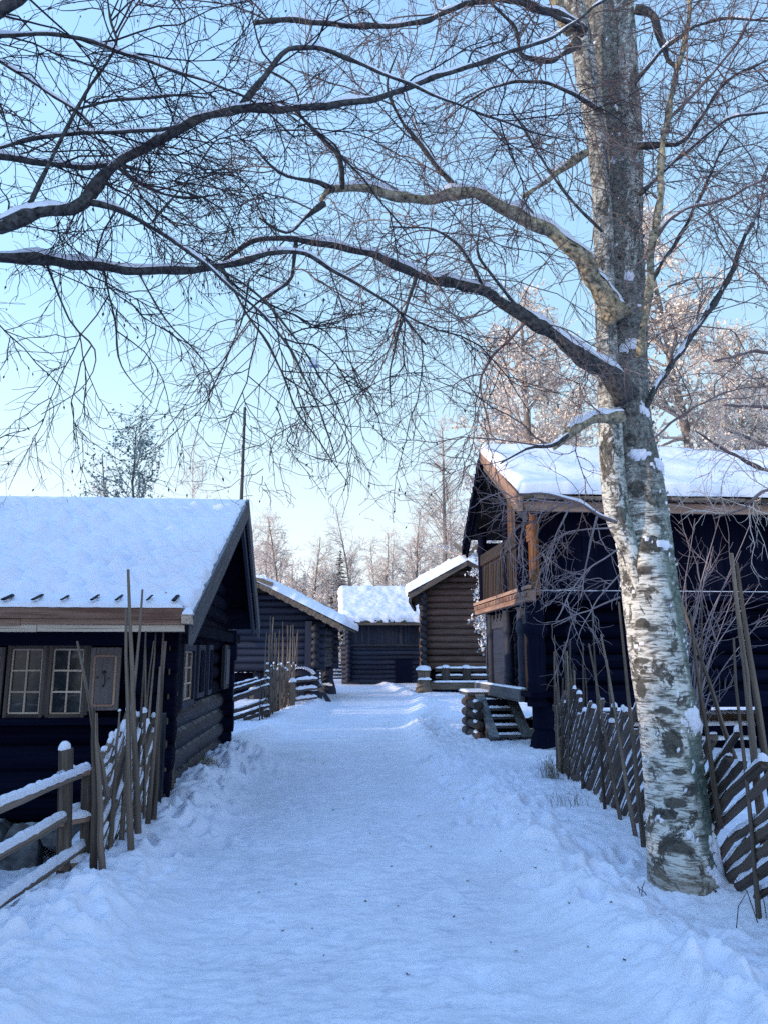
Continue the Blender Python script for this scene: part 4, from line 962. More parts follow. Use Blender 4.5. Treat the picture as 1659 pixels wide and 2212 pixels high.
for k in range(15):                                   # board ends under the far verge
    q = Vector((xb_ + 0.02, 18.0, zB - 0.30)).lerp(Vector((xa_, 15.7, zA - 0.3)), k / 14); w.box(q, (0.09, 0.10, 0.22), jit=0.01)
w.build('verge_boards', 'tarred_log', gh, False, True)
x = xe_ + 0.05; w = MB(); w2 = MB()
while x < XE:
    l = random.uniform(0.16, 0.3); w.box((x + l / 2, 12.44, zE - 0.06 + random.uniform(-.012, .012)), (l - 0.012, 0.10, 0.05 + random.uniform(0, .03)), jit=0.006); x += l
w.build('shingles', 'weathered', gh, False, True)
w2.beam((xe_ + 0.1, 12.56, zE - 0.19), (XE, 12.56, zE - 0.19), 0.06, 0.17); w2.build('fascia', 'plank', gh, False, True)
# gallery: posts, balustrade, carved beam
XL = PY(1150, 1290, 13.2).x; XL2 = PY(1042, 1310, 17.3).x
def gl(y): return XL + (XL2 - XL) * (y - 13.2) / 4.1
zg = zl - 0.12; zr2 = zg + 1.12; y0, y1 = 13.0, 17.5
w = MB(); w.beam((gl(y0) - 0.08, y0 - .05, zg), (gl(y1) - 0.08, y1, zg), 0.14, 0.20); w.build('gallery_beam', 'plank', gh, False, True, 0.02)
w = MB(); w.beam((gl(y0) - 0.14, y0 - .1, zg + 0.14), (gl(y1) - 0.14, y1, zg + 0.14), 0.07, 0.06); 
for k in range(40):
    yy = y0 + 0.05 + k * 0.11; w.box((gl(yy) - 0.16, yy, zg + 0.035), (0.05, 0.06, 0.07))
w.build('carved_moulding', 'plank', gh, False, True)
yy = y0 + 0.12
w, wa = MB(), MB()
while yy < y1: (wa if yy < 13.75 else w).box((gl(yy), yy, (zg + zr2) / 2), (0.035, 0.115, zr2 - zg), jit=0.004); yy += 0.16
w.build('balusters', 'gallery_wood_shaded', gh, False, True); wa.build('balusters', 'gallery_wood_sunlit', gh, False, True)  # near balusters painted sunlit, the rest painted shaded
w = MB(); w.beam((gl(13.9), 13.9, zr2), (gl(y1), y1, zr2), 0.10, 0.26); w.build('gallery_rail', 'gallery_wood_shaded', gh, False, True, 0.02)
w = MB(); yy = 13.5
while yy < 15.3:
    zt_ = zE + (yy - 12.55) / 3.05 * (zA - zE) - 0.16; w.box((gl(yy) + 0.03, yy, (zr2 + zt_) / 2), (0.03, 0.155, zt_ - zr2), jit=0.004); yy += 0.165
w.build('gallery_boarding', 'brown_board', gh, False, True)
w = MB(); w.beam((gl(y0), y0, zr2), (gl(13.9), 13.9, zr2), 0.10, 0.30); w.build('gallery_rail', 'gallery_wood_sunlit', gh, False, True, 0.02)
def turned(name, x, y, za, zb_, r0, mat, n=26):
    w = MB(); prof = []
    for k in range(n):
        u = k / (n - 1); rr = 0.72 + 0.20 * math.sin(u * math.pi) + (0.30 if u < 0.06 or u > 0.95 else 0)
        for c0, a0, s0 in ((0.12, 0.30, 0.025), (0.2, 0.14, 0.02), (0.72, 0.34, 0.05), (0.86, 0.28, 0.025), (0.62, -0.12, 0.03)): rr += a0 * math.exp(-((u - c0) / s0) ** 2)
        prof.append((u, r0 * rr))
    w.tube([(x, y, za + (zb_ - za) * u) for u, _ in prof], [q for _, q in prof], 12, True); return w.build(name, mat, gh, True, True)
for yy, m_, r0 in ((13.05, 'gallery_wood_sunlit', 0.085), (13.42, 'gallery_wood_sunlit', 0.06), (13.95, 'tarred_log', 0.07), (15.0, 'tarred_log', 0.10), (17.3, 'tarred_log', 0.11)):
    top_ = zE + max(0, min(1, (yy - 12.6) / 3)) * (zA - zE) - 0.2 if yy < 15.7 else zB + 0.1
    turned('gallery_post', gl(yy) + 0.02, yy, zg, top_, r0, m_)
w = MB(); w.box((gl(15.2) + 0.35, 15.2, zg + 0.03), (0.9, 4.4, 0.06)); w.build('gallery_floor', 'tarred_log', gh, False, True)
# porch below the gallery
zp = PY(1150, 1492, 13.5).z
for px, yy, r0 in ((1074, 16.9, 0.11), (1105, 15.4, 0.11), (1131, 14.35, 0.11)):
    turned('porch_column', gl(yy) + 0.10, yy, zp, zg - 0.08, r0, 'blue_log')
turned('corner_column', XG - 0.18, YA - 0.05, zf - 0.1, zg - 0.05, 0.185, 'tarred_log')
for y0_, y1_, m_ in ((15.5, 16.8, 'blue_log'), (13.6, 14.25, 'gallery_wood_sunlit')):
    w = MB(); w.beam((gl(y0_) + 0.12, y0_, zp + 0.62), (gl(y1_) + 0.12, y1_, zp + 0.62), 0.04, 1.2); w.build('porch_panel', m_, gh, False, True)
    w = MB(); w.beam((gl(y0_) + 0.11, y0_, zp + 1.28), (gl(y1_) + 0.11, y1_, zp + 1.28), 0.07, 0.20)
    for k in range(4):
        q = y0_ + (y1_ - y0_) * (k + 0.5) / 4; w.tube([(gl(q) + 0.06, q, zp + 1.40), (gl(q) + 0.15, q, zp + 1.40)], 0.08, 10)
    w.build('carved_frieze', 'grey_log_skylit', gh, False, True)
w = MB(); w.box((gl(15.2) + 0.32, 15.2, zp - 0.05), (0.95, 4.4, 0.08)); q = w.build('porch_floor', 'tarred_log', gh, False, True)
w = MB(); w.beam((gl(y0 + .6) - 0.14, y0 + .6, zp - 0.09), (gl(y1) - 0.14, y1, zp - 0.09), 0.10, 0.22); q = w.build('porch_beam', 'grey_plank', gh, False, True, 0.01)
w = MB(); snow_strip(w, (gl(y0 + .6) - 0.10, y0 + .6, zp + 0.02), (gl(y1) - 0.10, y1, zp + 0.02), 0.14, 0.03, 50, 0.3); w.build('snow', 'clump_snow', q, True, True)
# feet
def foot(x, y, zt3, r0):
    w = MB(); w.tube([(x, y, -0.15), (x, y, 0.08), (x, y, 0.26), (x, y, 0.36), (x, y, 0.40), (x, y, zt3)], [r0 * 1.25, r0 * 1.22, r0 * 1.05, r0 * 0.78, r0 * 0.95, r0 * 0.95], 10); return w.build('stilt', 'tarred_log', gh, False, True, 0.02)
for (x, y, r0) in ((XG - 0.02, YA + 0.1, 0.24), (XG + 4.1, YA + 0.2, 0.22), (XG + 7.5, YA + 0.2, 0.22), (XG + 0.1, YZ - 0.3, 0.24), (XG + 5, YZ - 0.3, 0.22), (XG - 0.4, YZ - 0.5, 0.16)): foot(x, y, zf - 0.02, r0)
w = MB(); rock(w, (XG + 0.15, YA - 0.05, 0.02), 0.75, 0.5, 0.16); q = w.build('foot_stone', 'stone', gh, False, True, 0.02)
w = MB(); rock(w, (XG + 0.40, YA - 0.05, 0.22), 0.3, 0.3, 0.3); q = w.build('foot_stone', 'stone', gh, False, True, 0.02)
w = MB(); lump(w, (XG + 0.40, YA - 0.08, 0.34), 0.16, 0.07, 10, 3); w.build('snow', 'clump_snow', q, True, True)
for (ya_, yy, hh, mm, sn_) in ((1549, 14.6, 0.16, 'weathered', 0.05), (1578, 14.0, 0.22, 'tarred_log', 0.06), (1612, 13.8, 0.26, 'tarred_log', 0.05), (1560, 17.2, 0.2, 'tarred_log', 0.05)):
    z_ = PY(1400, ya_, yy).z
    w = MB(); w.beam((XG + 0.6, yy, z_), (XE, yy, z_), 0.22, hh); q = w.build('ground_beam', mm, gh, False, True, 0.02)
    w = MB(); snow_strip(w, (XG + 0.65, yy - 0.03, z_ + hh / 2 - .005), (XE, yy - 0.03, z_ + hh / 2 - .005), 0.22, sn_, 120, 0.3); w.build('snow', 'clump_snow', q, True, True)
w = MB(); w.beam((XG + 0.55, YA + 0.25, zf - 0.05), (XG + 1.0, YA + 0.25, 0.35), 0.14, 0.14); w.build('brace', 'tarred_log', gh, False, True)

# ------------------------------------------------------------------ stairs
sx0 = PZ(1062, 1607).x; sy0 = PZ(1062, 1607).y; sx1 = PZ(1137, 1603).x
st = thing('wooden_stairs', 'grey wooden stairs with five snowy treads built on crossed logs', 'stairs', (sx0, sy0, 0))
ztop = PY(1030, 1499, sy0 + 1.30).z; run = 1.30
for x in (sx0, sx1 - 0.10):
    w = MB(); A, B = Vector((x + .05, sy0 - 0.02, 0.10)), Vector((x + .05, sy0 + run, ztop - 0.02))
    w.beam(A, B, 0.19 if x == sx0 else 0.21, 0.06, jit=0.004); w.build('stringer', 'grey_plank', st, False, True, 0.006)
    w = MB(); w.hexa([Vector((x - .03, sy0, -0.1)), Vector((x + .0, sy0, -0.1)), Vector((x + .0, sy0 + run, -0.1)), Vector((x - .03, sy0 + run, -0.1)), Vector((x - .03, sy0, 0.08)), Vector((x, sy0, 0.08)), Vector((x, sy0 + run, ztop - .06)), Vector((x - .03, sy0 + run, ztop - .06))]); w.build('cheek', 'fence_dark', st, False, True)
for k in range(5):
    u = (k + 0.1) / 5; yy, zz = sy0 + run * u + 0.05, 0.12 + (ztop - 0.12) * u
    w = MB(); w.box(((sx0 + sx1) / 2 + 0.0, yy + 0.10, zz), (sx1 - sx0 - 0.12, 0.26, 0.05)); q = w.build('tread', 'grey_plank', st, False, True)
    w = MB(); snow_strip(w, (sx0 + 0.13, yy + 0.09, zz + 0.025), (sx1 - 0.13, yy + 0.09, zz + 0.025), 0.22, 0.035, 14, 0.3); w.build('snow', 'clump_snow', q, True, True)
w = MB(); w.box(((sx0 + sx1) / 2, sy0 + run * 0.85, ztop / 2 - 0.1), (sx1 - sx0 - 0.15, 0.05, ztop)); w.build('riser_shade_sheet', 'void', st, False, True)  # near-black sheet painting the shade behind the treads
w = MB(); w.box(((sx0 + sx1) / 2 - 0.08, sy0 + run + 0.45, ztop + 0.0), (sx1 - sx0 + 0.26, 0.95, 0.06)); q = w.build('landing', 'grey_plank', st, False, True)
w = MB(); w.box((0, 0, 0), (0.001, 0.001, 0.001))
snow_sheet('snow', (sx0 - 0.23, sy0 + run - 0.04, ztop + 0.03), (sx1 - sx0 + 0.26, 0, 0), (0, 0.95, 0), 30, 24, 0.04, q, edge=(.05, .05, .05, .05), amp=0.015, jag=0.01, mat='clump_snow')
w = MB()
for k in range(4):
    zz = 0.09 + k * (ztop - 0.08) / 4
    w.log((sx0 - 0.14, sy0 + 0.42, zz), (sx0 - 0.14, sy0 + run + 0.6, zz), 0.09, 10)
    w.log((sx0 - 0.24, sy0 + run + 0.05, zz + 0.07), (sx0 + 0.3, sy0 + run + 0.05, zz + 0.07), 0.09, 10)
w.build('log_crib', 'fence_dark', st, True, True)
w = MB()
for k in range(4):
    zz = 0.09 + k * (ztop - 0.08) / 4; snow_strip(w, (sx0 - 0.18, sy0 + 0.43, zz + 0.07), (sx0 - 0.18, sy0 + 0.7, zz + 0.08), 0.09, 0.035, 8)
w.build('crib_snow', 'clump_snow', st, True, True)
# ------------------------------------------------------------------ branches
V3 = Vector
rnd = random.Random(11)
def spline(ctrl, rads, step=0.05):
    """Catmull-Rom through the control points -> (points, radii)"""
    P = [V3(p) for p in ctrl]; P = [P[0] * 2 - P[1]] + P + [P[-1] * 2 - P[-2]]; R_ = [rads[0]] + list(rads) + [rads[-1]]
    out, rr = [], []
    for i in range(1, len(P) - 2):
        n = max(2, int((P[i + 1] - P[i]).length / step))
        for k in range(n):
            t_ = k / n; a, b_, c, d = P[i - 1], P[i], P[i + 1], P[i + 2]
            out.append(0.5 * ((2 * b_) + (c - a) * t_ + (2 * a - 5 * b_ + 4 * c - d) * t_ ** 2 + (3 * b_ - a - 3 * c + d) * t_ ** 3)); rr.append(R_[i] + (R_[i + 1] - R_[i]) * t_)
    out.append(P[-2]); rr.append(R_[-1])
    return out, rr
def tubes_mesh(name, polys, mat, parent, sides=3, extra=None):
    """many thin twigs (list of (pts, r0, r1)) as one mesh"""
    Vs, Qs, n0 = [], [], 0
    by = {}
    for p, r0, r1 in polys: by.setdefault(len(p), []).append((p, r0, r1))
    for n, lst in by.items():
        P = np.array([[(q.x, q.y, q.z) for q in p] for p, _, _ in lst]); r0 = np.array([a for _, a, _ in lst]); r1 = np.array([b_ for _, _, b_ in lst])
        T = np.empty_like(P); T[:, 1:-1] = P[:, 2:] - P[:, :-2]; T[:, 0] = P[:, 1] - P[:, 0]; T[:, -1] = P[:, -1] - P[:, -2]
        T /= np.linalg.norm(T, axis=2, keepdims=True) + 1e-9
        mt = P[:, -1] - P[:, 0]; ref = np.zeros_like(mt); ref[np.arange(len(mt)), np.abs(mt).argmin(1)] = 1
        A = np.cross(T, ref[:, None, :]); A /= np.linalg.norm(A, axis=2, keepdims=True) + 1e-9; B = np.cross(A, T)
        rr = r0[:, None] + (r1 - r0)[:, None] * np.linspace(0, 1, n)[None, :]
        ang = np.arange(sides) * 2 * math.pi / sides
        V = P[:, :, None, :] + rr[:, :, None, None] * (A[:, :, None, :] * np.cos(ang)[None, None, :, None] + B[:, :, None, :] * np.sin(ang)[None, None, :, None])
        m_ = len(lst); idx = np.arange(m_ * n * sides).reshape(m_, n, sides) + n0
        nx = np.roll(idx, -1, axis=2)
        Q = np.stack([idx[:, :-1], nx[:, :-1], nx[:, 1:], idx[:, 1:]], -1).reshape(-1, 4)
        Vs.append(V.reshape(-1, 3)); Qs.append(Q); n0 += m_ * n * sides
    return np_mesh(name, np.concatenate(Vs), np.concatenate(Qs), mat, parent, True)
def quads_mesh(name, pts, size, mat, parent, stretch=(1, 1), hang=False):
    """small flat bits (leaves, frost tufts, catkins) scattered on points"""
    P = np.array([(q.x, q.y, q.z) for q in pts]); n = len(P); g_ = np.random.default_rng(3)
    a = g_.normal(size=(n, 3)); b_ = g_.normal(size=(n, 3))
    if hang: a = a * 0.25 + np.array([0, 0, -1.0])
    a /= np.linalg.norm(a, axis=1, keepdims=True); b_ -= a * (a * b_).sum(1, keepdims=True); b_ /= np.linalg.norm(b_, axis=1, keepdims=True)
    s = size * g_.uniform(0.5, 1.3, (n, 1)); a = a * s * stretch[0]; b_ = b_ * s * stretch[1]
    if hang: V = np.stack([P, P + a * .5 + b_, P + a * 1.2, P + a * .5 - b_], 1)
    else: V = np.stack([P - a, P + b_ * .8, P + a, P - b_], 1)
    return np_mesh(name, V.reshape(-1, 3), np.arange(n * 4).reshape(n, 4), mat, parent, False)
def wander(p, d, length, nseg, wob, droop, flat=1.0):
    pts = [p]; st = length / nseg; d = d.normalized()
    for i in range(nseg):
        d = d + V3((rnd.gauss(0, wob), rnd.gauss(0, wob) * flat, rnd.gauss(0, wob) - droop)); d.normalize(); p = p + d * st; pts.append(p)
    return pts
def perp_dir(t_, ang, flat=1.0, up=0.0):
    q = V3((rnd.gauss(0, 1), rnd.gauss(0, 1) * flat, rnd.gauss(0, 1) + up)); q = q - t_ * q.dot(t_)
    if q.length < 1e-4: q = V3((0, 0, 1))
    return (t_ * math.cos(ang) + q.normalized() * math.sin(ang)).normalized()
def sprout(pts, rads, levels, out, flat=0.7, start=0.0, tips=None, depth=0):
    """grow side branches; levels: list of dict(per_m, len, r, ang, wob, droop, seg, up)"""
    if not levels: return
    lv = levels[0]; L_ = [0.0]
    for a, b_ in zip(pts, pts[1:]): L_.append(L_[-1] + (b_ - a).length)
    tot = L_[-1]; n = lv['per_m'] * tot * (1 - start); n = int(n) + (rnd.random() < n % 1)
    for _ in range(n):
        s = tot * (start + (1 - start) * rnd.random()); i = 0
        while i < len(L_) - 2 and L_[i + 1] < s: i += 1
        t_ = (s - L_[i]) / max(1e-6, L_[i + 1] - L_[i]); p = pts[i].lerp(pts[i + 1], t_); tg = (pts[i + 1] - pts[i]).normalized()
        rp = rads[i]; u = s / tot
        ln = rnd.uniform(*lv['len']) * (1 - 0.45 * u if depth else 1)
        r0 = min(lv['r'] * rnd.uniform(0.75, 1.3), rp * 0.85)
        q = wander(p, perp_dir(tg, rnd.uniform(*lv['ang']), flat, lv.get('up', 0)), ln, lv['seg'], lv['wob'], lv['droop'], flat)
        out.append((q, r0, r0 * lv.get('taper', 0.4)))
        if tips is not None and len(levels) <= 2: tips.append(q[-1])
        rr = [r0 * (1 - 0.55 * k / lv['seg']) for k in range(lv['seg'] + 1)]
        sprout(q, rr, levels[1:], out, flat, 0.12, tips, depth + 1)
    # the branch also carries on at its tip with the finer levels

def limb_px(spec, Ya, Yb):
    """[(px, py, width px)...] with depth running from Ya to Yb"""
    n = len(spec); ctrl, rad = [], []
    for i, (x, y, wd) in enumerate(spec):
        Y_ = Ya + (Yb - Ya) * i / (n - 1); p = PY(x, y, Y_); ctrl.append(p); rad.append(wd * 0.90 / 2 / F * (p - EYEV).dot(_f))
    p_, r_ = spline(ctrl, rad, 0.05); ph = [rnd.uniform(0, 6.28) for _ in range(9)]
    for i in range(len(p_)):                          # crooked growth
        e_ = min(1, i / 6) * min(1, (len(p_) - 1 - i) / 4 + .2); a_ = (0.010 + 0.42 * r_[i]) * e_; s_ = i * 0.05
        p_[i] = p_[i] + V3((math.sin(s_ * 9 + ph[0]) + .6 * math.sin(s_ * 21 + ph[1]), math.sin(s_ * 8 + ph[2]), math.sin(s_ * 10 + ph[3]) + .7 * math.sin(s_ * 24 + ph[4]))) * (a_ * 0.34)
        r_[i] *= 1 + 0.10 * math.sin(s_ * 13 + ph[5]) + 0.07 * math.sin(s_ * 31 + ph[6])
    return p_, r_
def limb_mesh(parent, pts, rads, mat, snowy=True, sides=10, rough=0.05, name='limb', snow_from=0.006):
    w = MB(); big = max(rads) > 0.018; w.tube(pts, [r * (1 + 0.16 * math.sin(i * 0.9) * rnd.random() + (0.22 * rnd.random() if rnd.random() < 0.07 else 0)) for i, r in enumerate(rads)], 16 if big else sides, True, rough=0.085 if big else rough)
    o = w.build(name, mat, parent, True, True)
    if snowy:
        w = MB(); run = []
        def flush():
            if len(run) > 3:
                v, f = [], []; m_ = 7; n = len(run)
                for i, (p, r, sd) in enumerate(run):
                    e = min(1, (min(i, n - 1 - i) + 0.6) / 3.0); hh = (0.75 * r + 0.012) * e * rnd.uniform(0.75, 1.2) * (0.75 + 0.5 * math.sin(p.x * 17 + p.z * 9) * math.sin(p.x * 7.3 + 1)); ww = r * 0.92 * (0.75 + 0.25 * e)
                    for k in range(m_):
                        q = math.pi * k / (m_ - 1); v.append(tuple(p + sd * (math.cos(q) * ww) + V3((0, 0, r * 0.50 + math.sin(q) * (hh + r * 0.5) - (r * 0.15 * rnd.random() if k in (0, m_ - 1) else 0)))))
                for i in range(n - 1):
                    for k in range(m_ - 1): f.append((i * m_ + k, i * m_ + k + 1, (i + 1) * m_ + k + 1, (i + 1) * m_ + k))
                w.add(v, f, v)
            run.clear()
        for i in range(len(pts) - 1):
            d = (pts[i + 1] - pts[i]).normalized()
            if abs(d.z) < 0.86 and rads[i] > snow_from and rnd.random() > (0.03 if rads[i] > 0.02 else 0.07):
                sd = d.cross(V3((0, 0, 1))).normalized(); run.append((pts[i], rads[i], sd))
            else: flush()
        flush()
        if w.n: w.build('limb_snow', 'clump_snow', o, True, True)
    return o

BR = [dict(per_m=3.4, len=(0.5, 1.3), r=0.0058, ang=(0.4, 1.1), wob=0.20, droop=0.035, seg=9, taper=0.35),
      dict(per_m=9.5, len=(0.22, 0.6), r=0.0031, ang=(0.4, 0.95), wob=0.22, droop=0.03, seg=6, taper=0.5),
      dict(per_m=16.0, len=(0.07, 0.27), r=0.0020, ang=(0.35, 0.95), wob=0.24, droop=0.02, seg=4, taper=0.6)]
def lv(k, **kw): d = dict(BR[k]); d.update(kw); return d

# ---- the tree off to the left whose limbs cross the sky
lt0 = V3((-4.3, 3.2, 0))
lt = thing('bare_tree', 'bare tree whose dark snow-lined limbs and catkin twigs reach in over the cottage', 'tree', lt0)
tp, tr = spline([lt0 + V3((0, 0, -.2)), lt0 + V3((0.05, 0, 1.5)), lt0 + V3((0.15, .1, 3.2)), lt0 + V3((0.05, .2, 5.0)), lt0 + V3((0.2, .3, 8.5))], [0.30, 0.24, 0.20, 0.16, 0.05], 0.15)
limb_mesh(lt, tp, tr, 'bark_dark', False, 16, 0.06, 'trunk')
def j(z): return lt0 + V3((0.13, 0.1 + z * 0.02, z))
LEFT = [
    ([(0, 490, 46), (80, 458, 44), (180, 435, 42), (260, 352, 34), (390, 275, 30), (520, 238, 26), (650, 232, 22), (800, 215, 20), (960, 160, 16), (1080, 120, 14), (1180, 85, 11), (1290, 12, 8), (1345, -30, 6)], 3.5, 4.3, 3.7),
    ([(0, 556, 38), (100, 560, 34), (200, 572, 32), (300, 588, 28), (420, 580, 24), (520, 566, 20), (640, 545, 15), (730, 588, 12), (850, 665, 9), (920, 745, 5)], 3.7, 4.4, 3.35),
    ([(0, 338, 22), (90, 350, 20), (180, 364, 17), (250, 358, 12), (330, 372, 8)], 3.9, 4.2, 4.3),
    ([(0, 78, 14), (130, 74, 13), (250, 110, 11), (400, 160, 9), (540, 215, 7), (640, 300, 5)], 3.5, 3.8, 5.0),
    ([(0, 132, 10), (80, 185, 9), (200, 270, 8), (330, 460, 5)], 3.6, 3.7, 4.9),
    ([(-60, 60, 44), (0, 22, 40), (60, -20, 38), (150, -110, 30), (240, -230, 20), (300, -380, 8)], 3.4, 3.3, 5.2),
    ([(0, 320, 11), (120, 290, 13), (300, 286, 12), (390, 272, 10)], 3.7, 3.6, 4.4),
]
limbs_left = []
def snap_depth(s0, limbs, default):
    """depth of the limb a side branch springs from"""
    d = ray(s0[0], s0[1]).normalized(); best = (0.02, default)
    for l in limbs:
        for q in l[0]:
            v = q - EYEV; a = v.cross(d).length / v.length
            if a < best[0]: best = (a, q.y)
    return best[1]
for spec, ya, yb_, zj in LEFT:
    spec = [(x, y, wd * 0.72) for x, y, wd in spec]
    p, r = limb_px(spec, ya, yb_); p0, r0 = spline([j(zj), (j(zj) + p[0]) / 2 + V3((0, 0, -.05)), p[0]], [r[0] * 1.25, r[0] * 1.1, r[0]], 0.06); limbs_left.append((p0[:-1] + p, r0[:-1] + r, len(p0) / (len(p0) + len(p))))
SUB = [
    [(520, 230, 24), (560, 180, 21), (610, 120, 19), (640, 105, 18), (720, 112, 15), (830, 160, 12), (960, 215, 9), (1130, 278, 7), (1230, 305, 4)],
    [(185, 436, 24), (245, 449, 20), (330, 490, 16), (430, 560, 13), (500, 622, 11), (590, 700, 9), (650, 800, 8), (705, 920, 6), (728, 1000, 4)],
    [(60, 455, 18), (100, 370, 15), (150, 260, 13), (190, 200, 11), (250, 105, 9), (240, 50, 8), (232, -20, 7)],
    [(250, 358, 12), (310, 400, 13), (400, 428, 9), (470, 420, 5)],
    [(480, 575, 10), (530, 670, 9), (600, 780, 8), (640, 880, 7), (700, 970, 5), (755, 1048, 3)],
    [(100, 565, 9), (150, 690, 7), (205, 755, 5), (190, 830, 4), (90, 895, 3)],
    [(225, 580, 8), (250, 700, 7), (262, 790, 5), (330, 870, 3)],
    [(540, 600, 7), (520, 700, 6), (470, 820, 5), (440, 870, 3)],
    [(440, 560, 9), (560, 640, 9), (660, 760, 7), (760, 940, 4)],
    [(640, 240, 8), (760, 360, 7), (860, 480, 6), (920, 560, 3)],
    [(300, 590, 7), (360, 690, 6), (440, 780, 5), (480, 880, 3)],
    [(150, 240, 9), (260, 215, 10), (380, 205, 9), (450, 212, 5)],
    [(330, 480, 8), (420, 370, 6), (480, 300, 5), (560, 330, 3)],
]
for spec in SUB:
    spec = [(x, y, wd * 0.66) for x, y, wd in spec]
    y_ = snap_depth(spec[0], limbs_left, 3.85); p, r = limb_px(spec, y_, y_ + 0.15); limbs_left.append((p, r, 0.0))
tw = []; tips = []
for (p, r, st_) in limbs_left:
    limb_mesh(lt, p, r, 'bark_dark', True, 9)
for i, (p, r, st_) in enumerate(limbs_left):
    big = r[len(r) // 2] > 0.014
    sprout(p, r, [lv(0, per_m=(2.8 if big else 4.0), droop=0.05), lv(1, per_m=11, droop=0.045), lv(2, per_m=15)], tw, 0.55, 0.06, tips)
tw = [q for q in tw if min(a.z for a in q[0]) > 2.42]; tips = [a for a in tips if a.z > 2.42]
tubes_mesh('crown', tw, 'twig', lt)
rnd.shuffle(tips); quads_mesh('catkins', [t_ for t_ in tips[:1500]], 0.020, 'catkin', lt, (1.0, 0.26), True)['kind'] = 'stuff'
# clod of snow caught on a hanging twig
sc0 = PY(677, 782, 3.95)
w = MB(); lump(w, sc0 + V3((0, 0, -0.02)), 0.027, 0.042, 12, 6, 0.2); o = w.build('snow_clod', 'clump_snow', lt, True, True)

# ---- the birch
BX, BY = BIRCH.x, BIRCH.y
bt = thing('birch_tree', 'leaning old birch with white peeling bark and snow-plastered foot beside the path', 'birch', (BX, BY, GZ(BX, BY)))
def trunk(parent, spec, Y0, Y1, name, sides=96, step=0.02, lumpy=0.03, seed=1, burls=()):
    ctrl, rad = [], []
    for i, (x, y, wd) in enumerate(spec):
        Y_ = Y0 + (Y1 - Y0) * i / (len(spec) - 1); p = PY(x, y, Y_); ctrl.append(p); rad.append(wd / 2 / F * (p - EYEV).dot(_f))
    pts, rr = spline(ctrl, rad, step); n = len(pts); P = np.array([tuple(p) for p in pts]); rr = np.array(rr)
    ang = np.linspace(0, 2 * math.pi, sides, endpoint=False); S_ = np.concatenate([[0], np.cumsum(np.linalg.norm(np.diff(P, axis=0), axis=1))])
    A, Sg = np.meshgrid(ang, S_)
    cx_, sx_ = np.cos(A), np.sin(A)
    nz = fbm((cx_ * 1.6 + 5 + Sg * 0.8), (sx_ * 1.6 + Sg * 1.1), 4, seed) * lumpy * 1.3 + fbm(cx_ * 5 + Sg * 6, sx_ * 5 + Sg * 5, 3, seed + 3) * lumpy * 0.45 + fbm(cx_ * 3 + 9, sx_ * 3 + Sg * 32, 2, seed + 7) * lumpy * 0.22
    rad2 = rr[:, None] * (1 + nz * 2.2)
    for (bs, ba_, bh, bw) in burls: rad2 += bh * np.exp(-((Sg - bs) / bw) ** 2 - (((A - ba_ + math.pi) % (2 * math.pi) - math.pi) / (bw / 0.24)) ** 2)
    V = np.stack([P[:, 0:1] + cx_ * rad2, P[:, 1:2] + sx_ * rad2, np.repeat(P[:, 2:3], sides, 1)], -1)
    idx = np.arange(n * sides).reshape(n, sides); nx = np.roll(idx, -1, 1)
    Q = np.stack([idx[:-1], nx[:-1], nx[1:], idx[1:]], -1).reshape(-1, 4)
    scar = np.zeros_like(Sg)
    if name == 'trunk':
        for (px, py, w_, h_, k_) in SCARS:
            p = PY(px, py, Y0); i = int(np.argmin(np.abs(P[:, 2] - p.z))); r_ = rr[i]; dx = max(-.95, min(.95, (p.x - P[i, 0]) / r_)); a = -math.acos(dx)
            hw = w_ * 0.82 / 2 / F * Y0 * 1.1 / r_ / max(.35, math.sqrt(1 - dx * dx)); hh_ = h_ * 0.9 / 2 / F * Y0 * 1.1
            da = ((A - a + math.pi) % (2 * math.pi) - math.pi) / hw; ds_ = (Sg - S_[i]) / hh_ + 0.8 * da ** 2 * (k_ == 'eye')
            e_ = da ** 2 + ds_ ** 2; scar = np.maximum(scar, np.exp(-e_ * 0.85)); rad2 += (0.010 if k_ != 'flat' else 0.0) * np.exp(-e_ * 0.6)
        V = np.stack([P[:, 0:1] + cx_ * rad2, P[:, 1:2] + sx_ * rad2, np.repeat(P[:, 2:3], sides, 1)], -1)
    G = np.stack([Sg, cx_ * 0.22, sx_ * 0.22], -1).reshape(-1, 3) + seed * 3.1
    global TKG
    if name == 'trunk': TKG = (V, P, A, Sg)
    return np_mesh(name, V.reshape(-1, 3), Q, 'birch_bark' if name == 'trunk' else 'birch_bark_sunlit', parent, True, True, {'grain': G, 'scar': scar.reshape(-1)}), pts, list(rr)
SCARS = [(1373, 1237, 46, 20, 'eye'), (1373, 1282, 26, 11, 'flat'), (1375, 1345, 32, 22, 'eye'), (1392, 1362, 26, 14, 'flat'), (1379, 1424, 40, 13, 'eye'), (1377, 1467, 32, 9, 'flat'), (1412, 1534, 44, 15, 'eye'), (1431, 1598, 46, 58, 'knob'),
         (1440, 1661, 32, 15, 'flat'), (1465, 1697, 14, 28, 'knob'), (1435, 1725, 46, 24, 'flat'), (1418, 1755, 42, 22, 'flat'), (1436, 1813, 76, 34, 'eye'), (1363, 1061, 44, 44, 'knob'), (1385, 1185, 60, 36, 'eye'), (1431, 1461, 9, 14, 'flat'), (1400, 1130, 40, 20, 'flat'), (1350, 960, 30, 40, 'knob'), (1360, 1490, 14, 40, 'flat')]
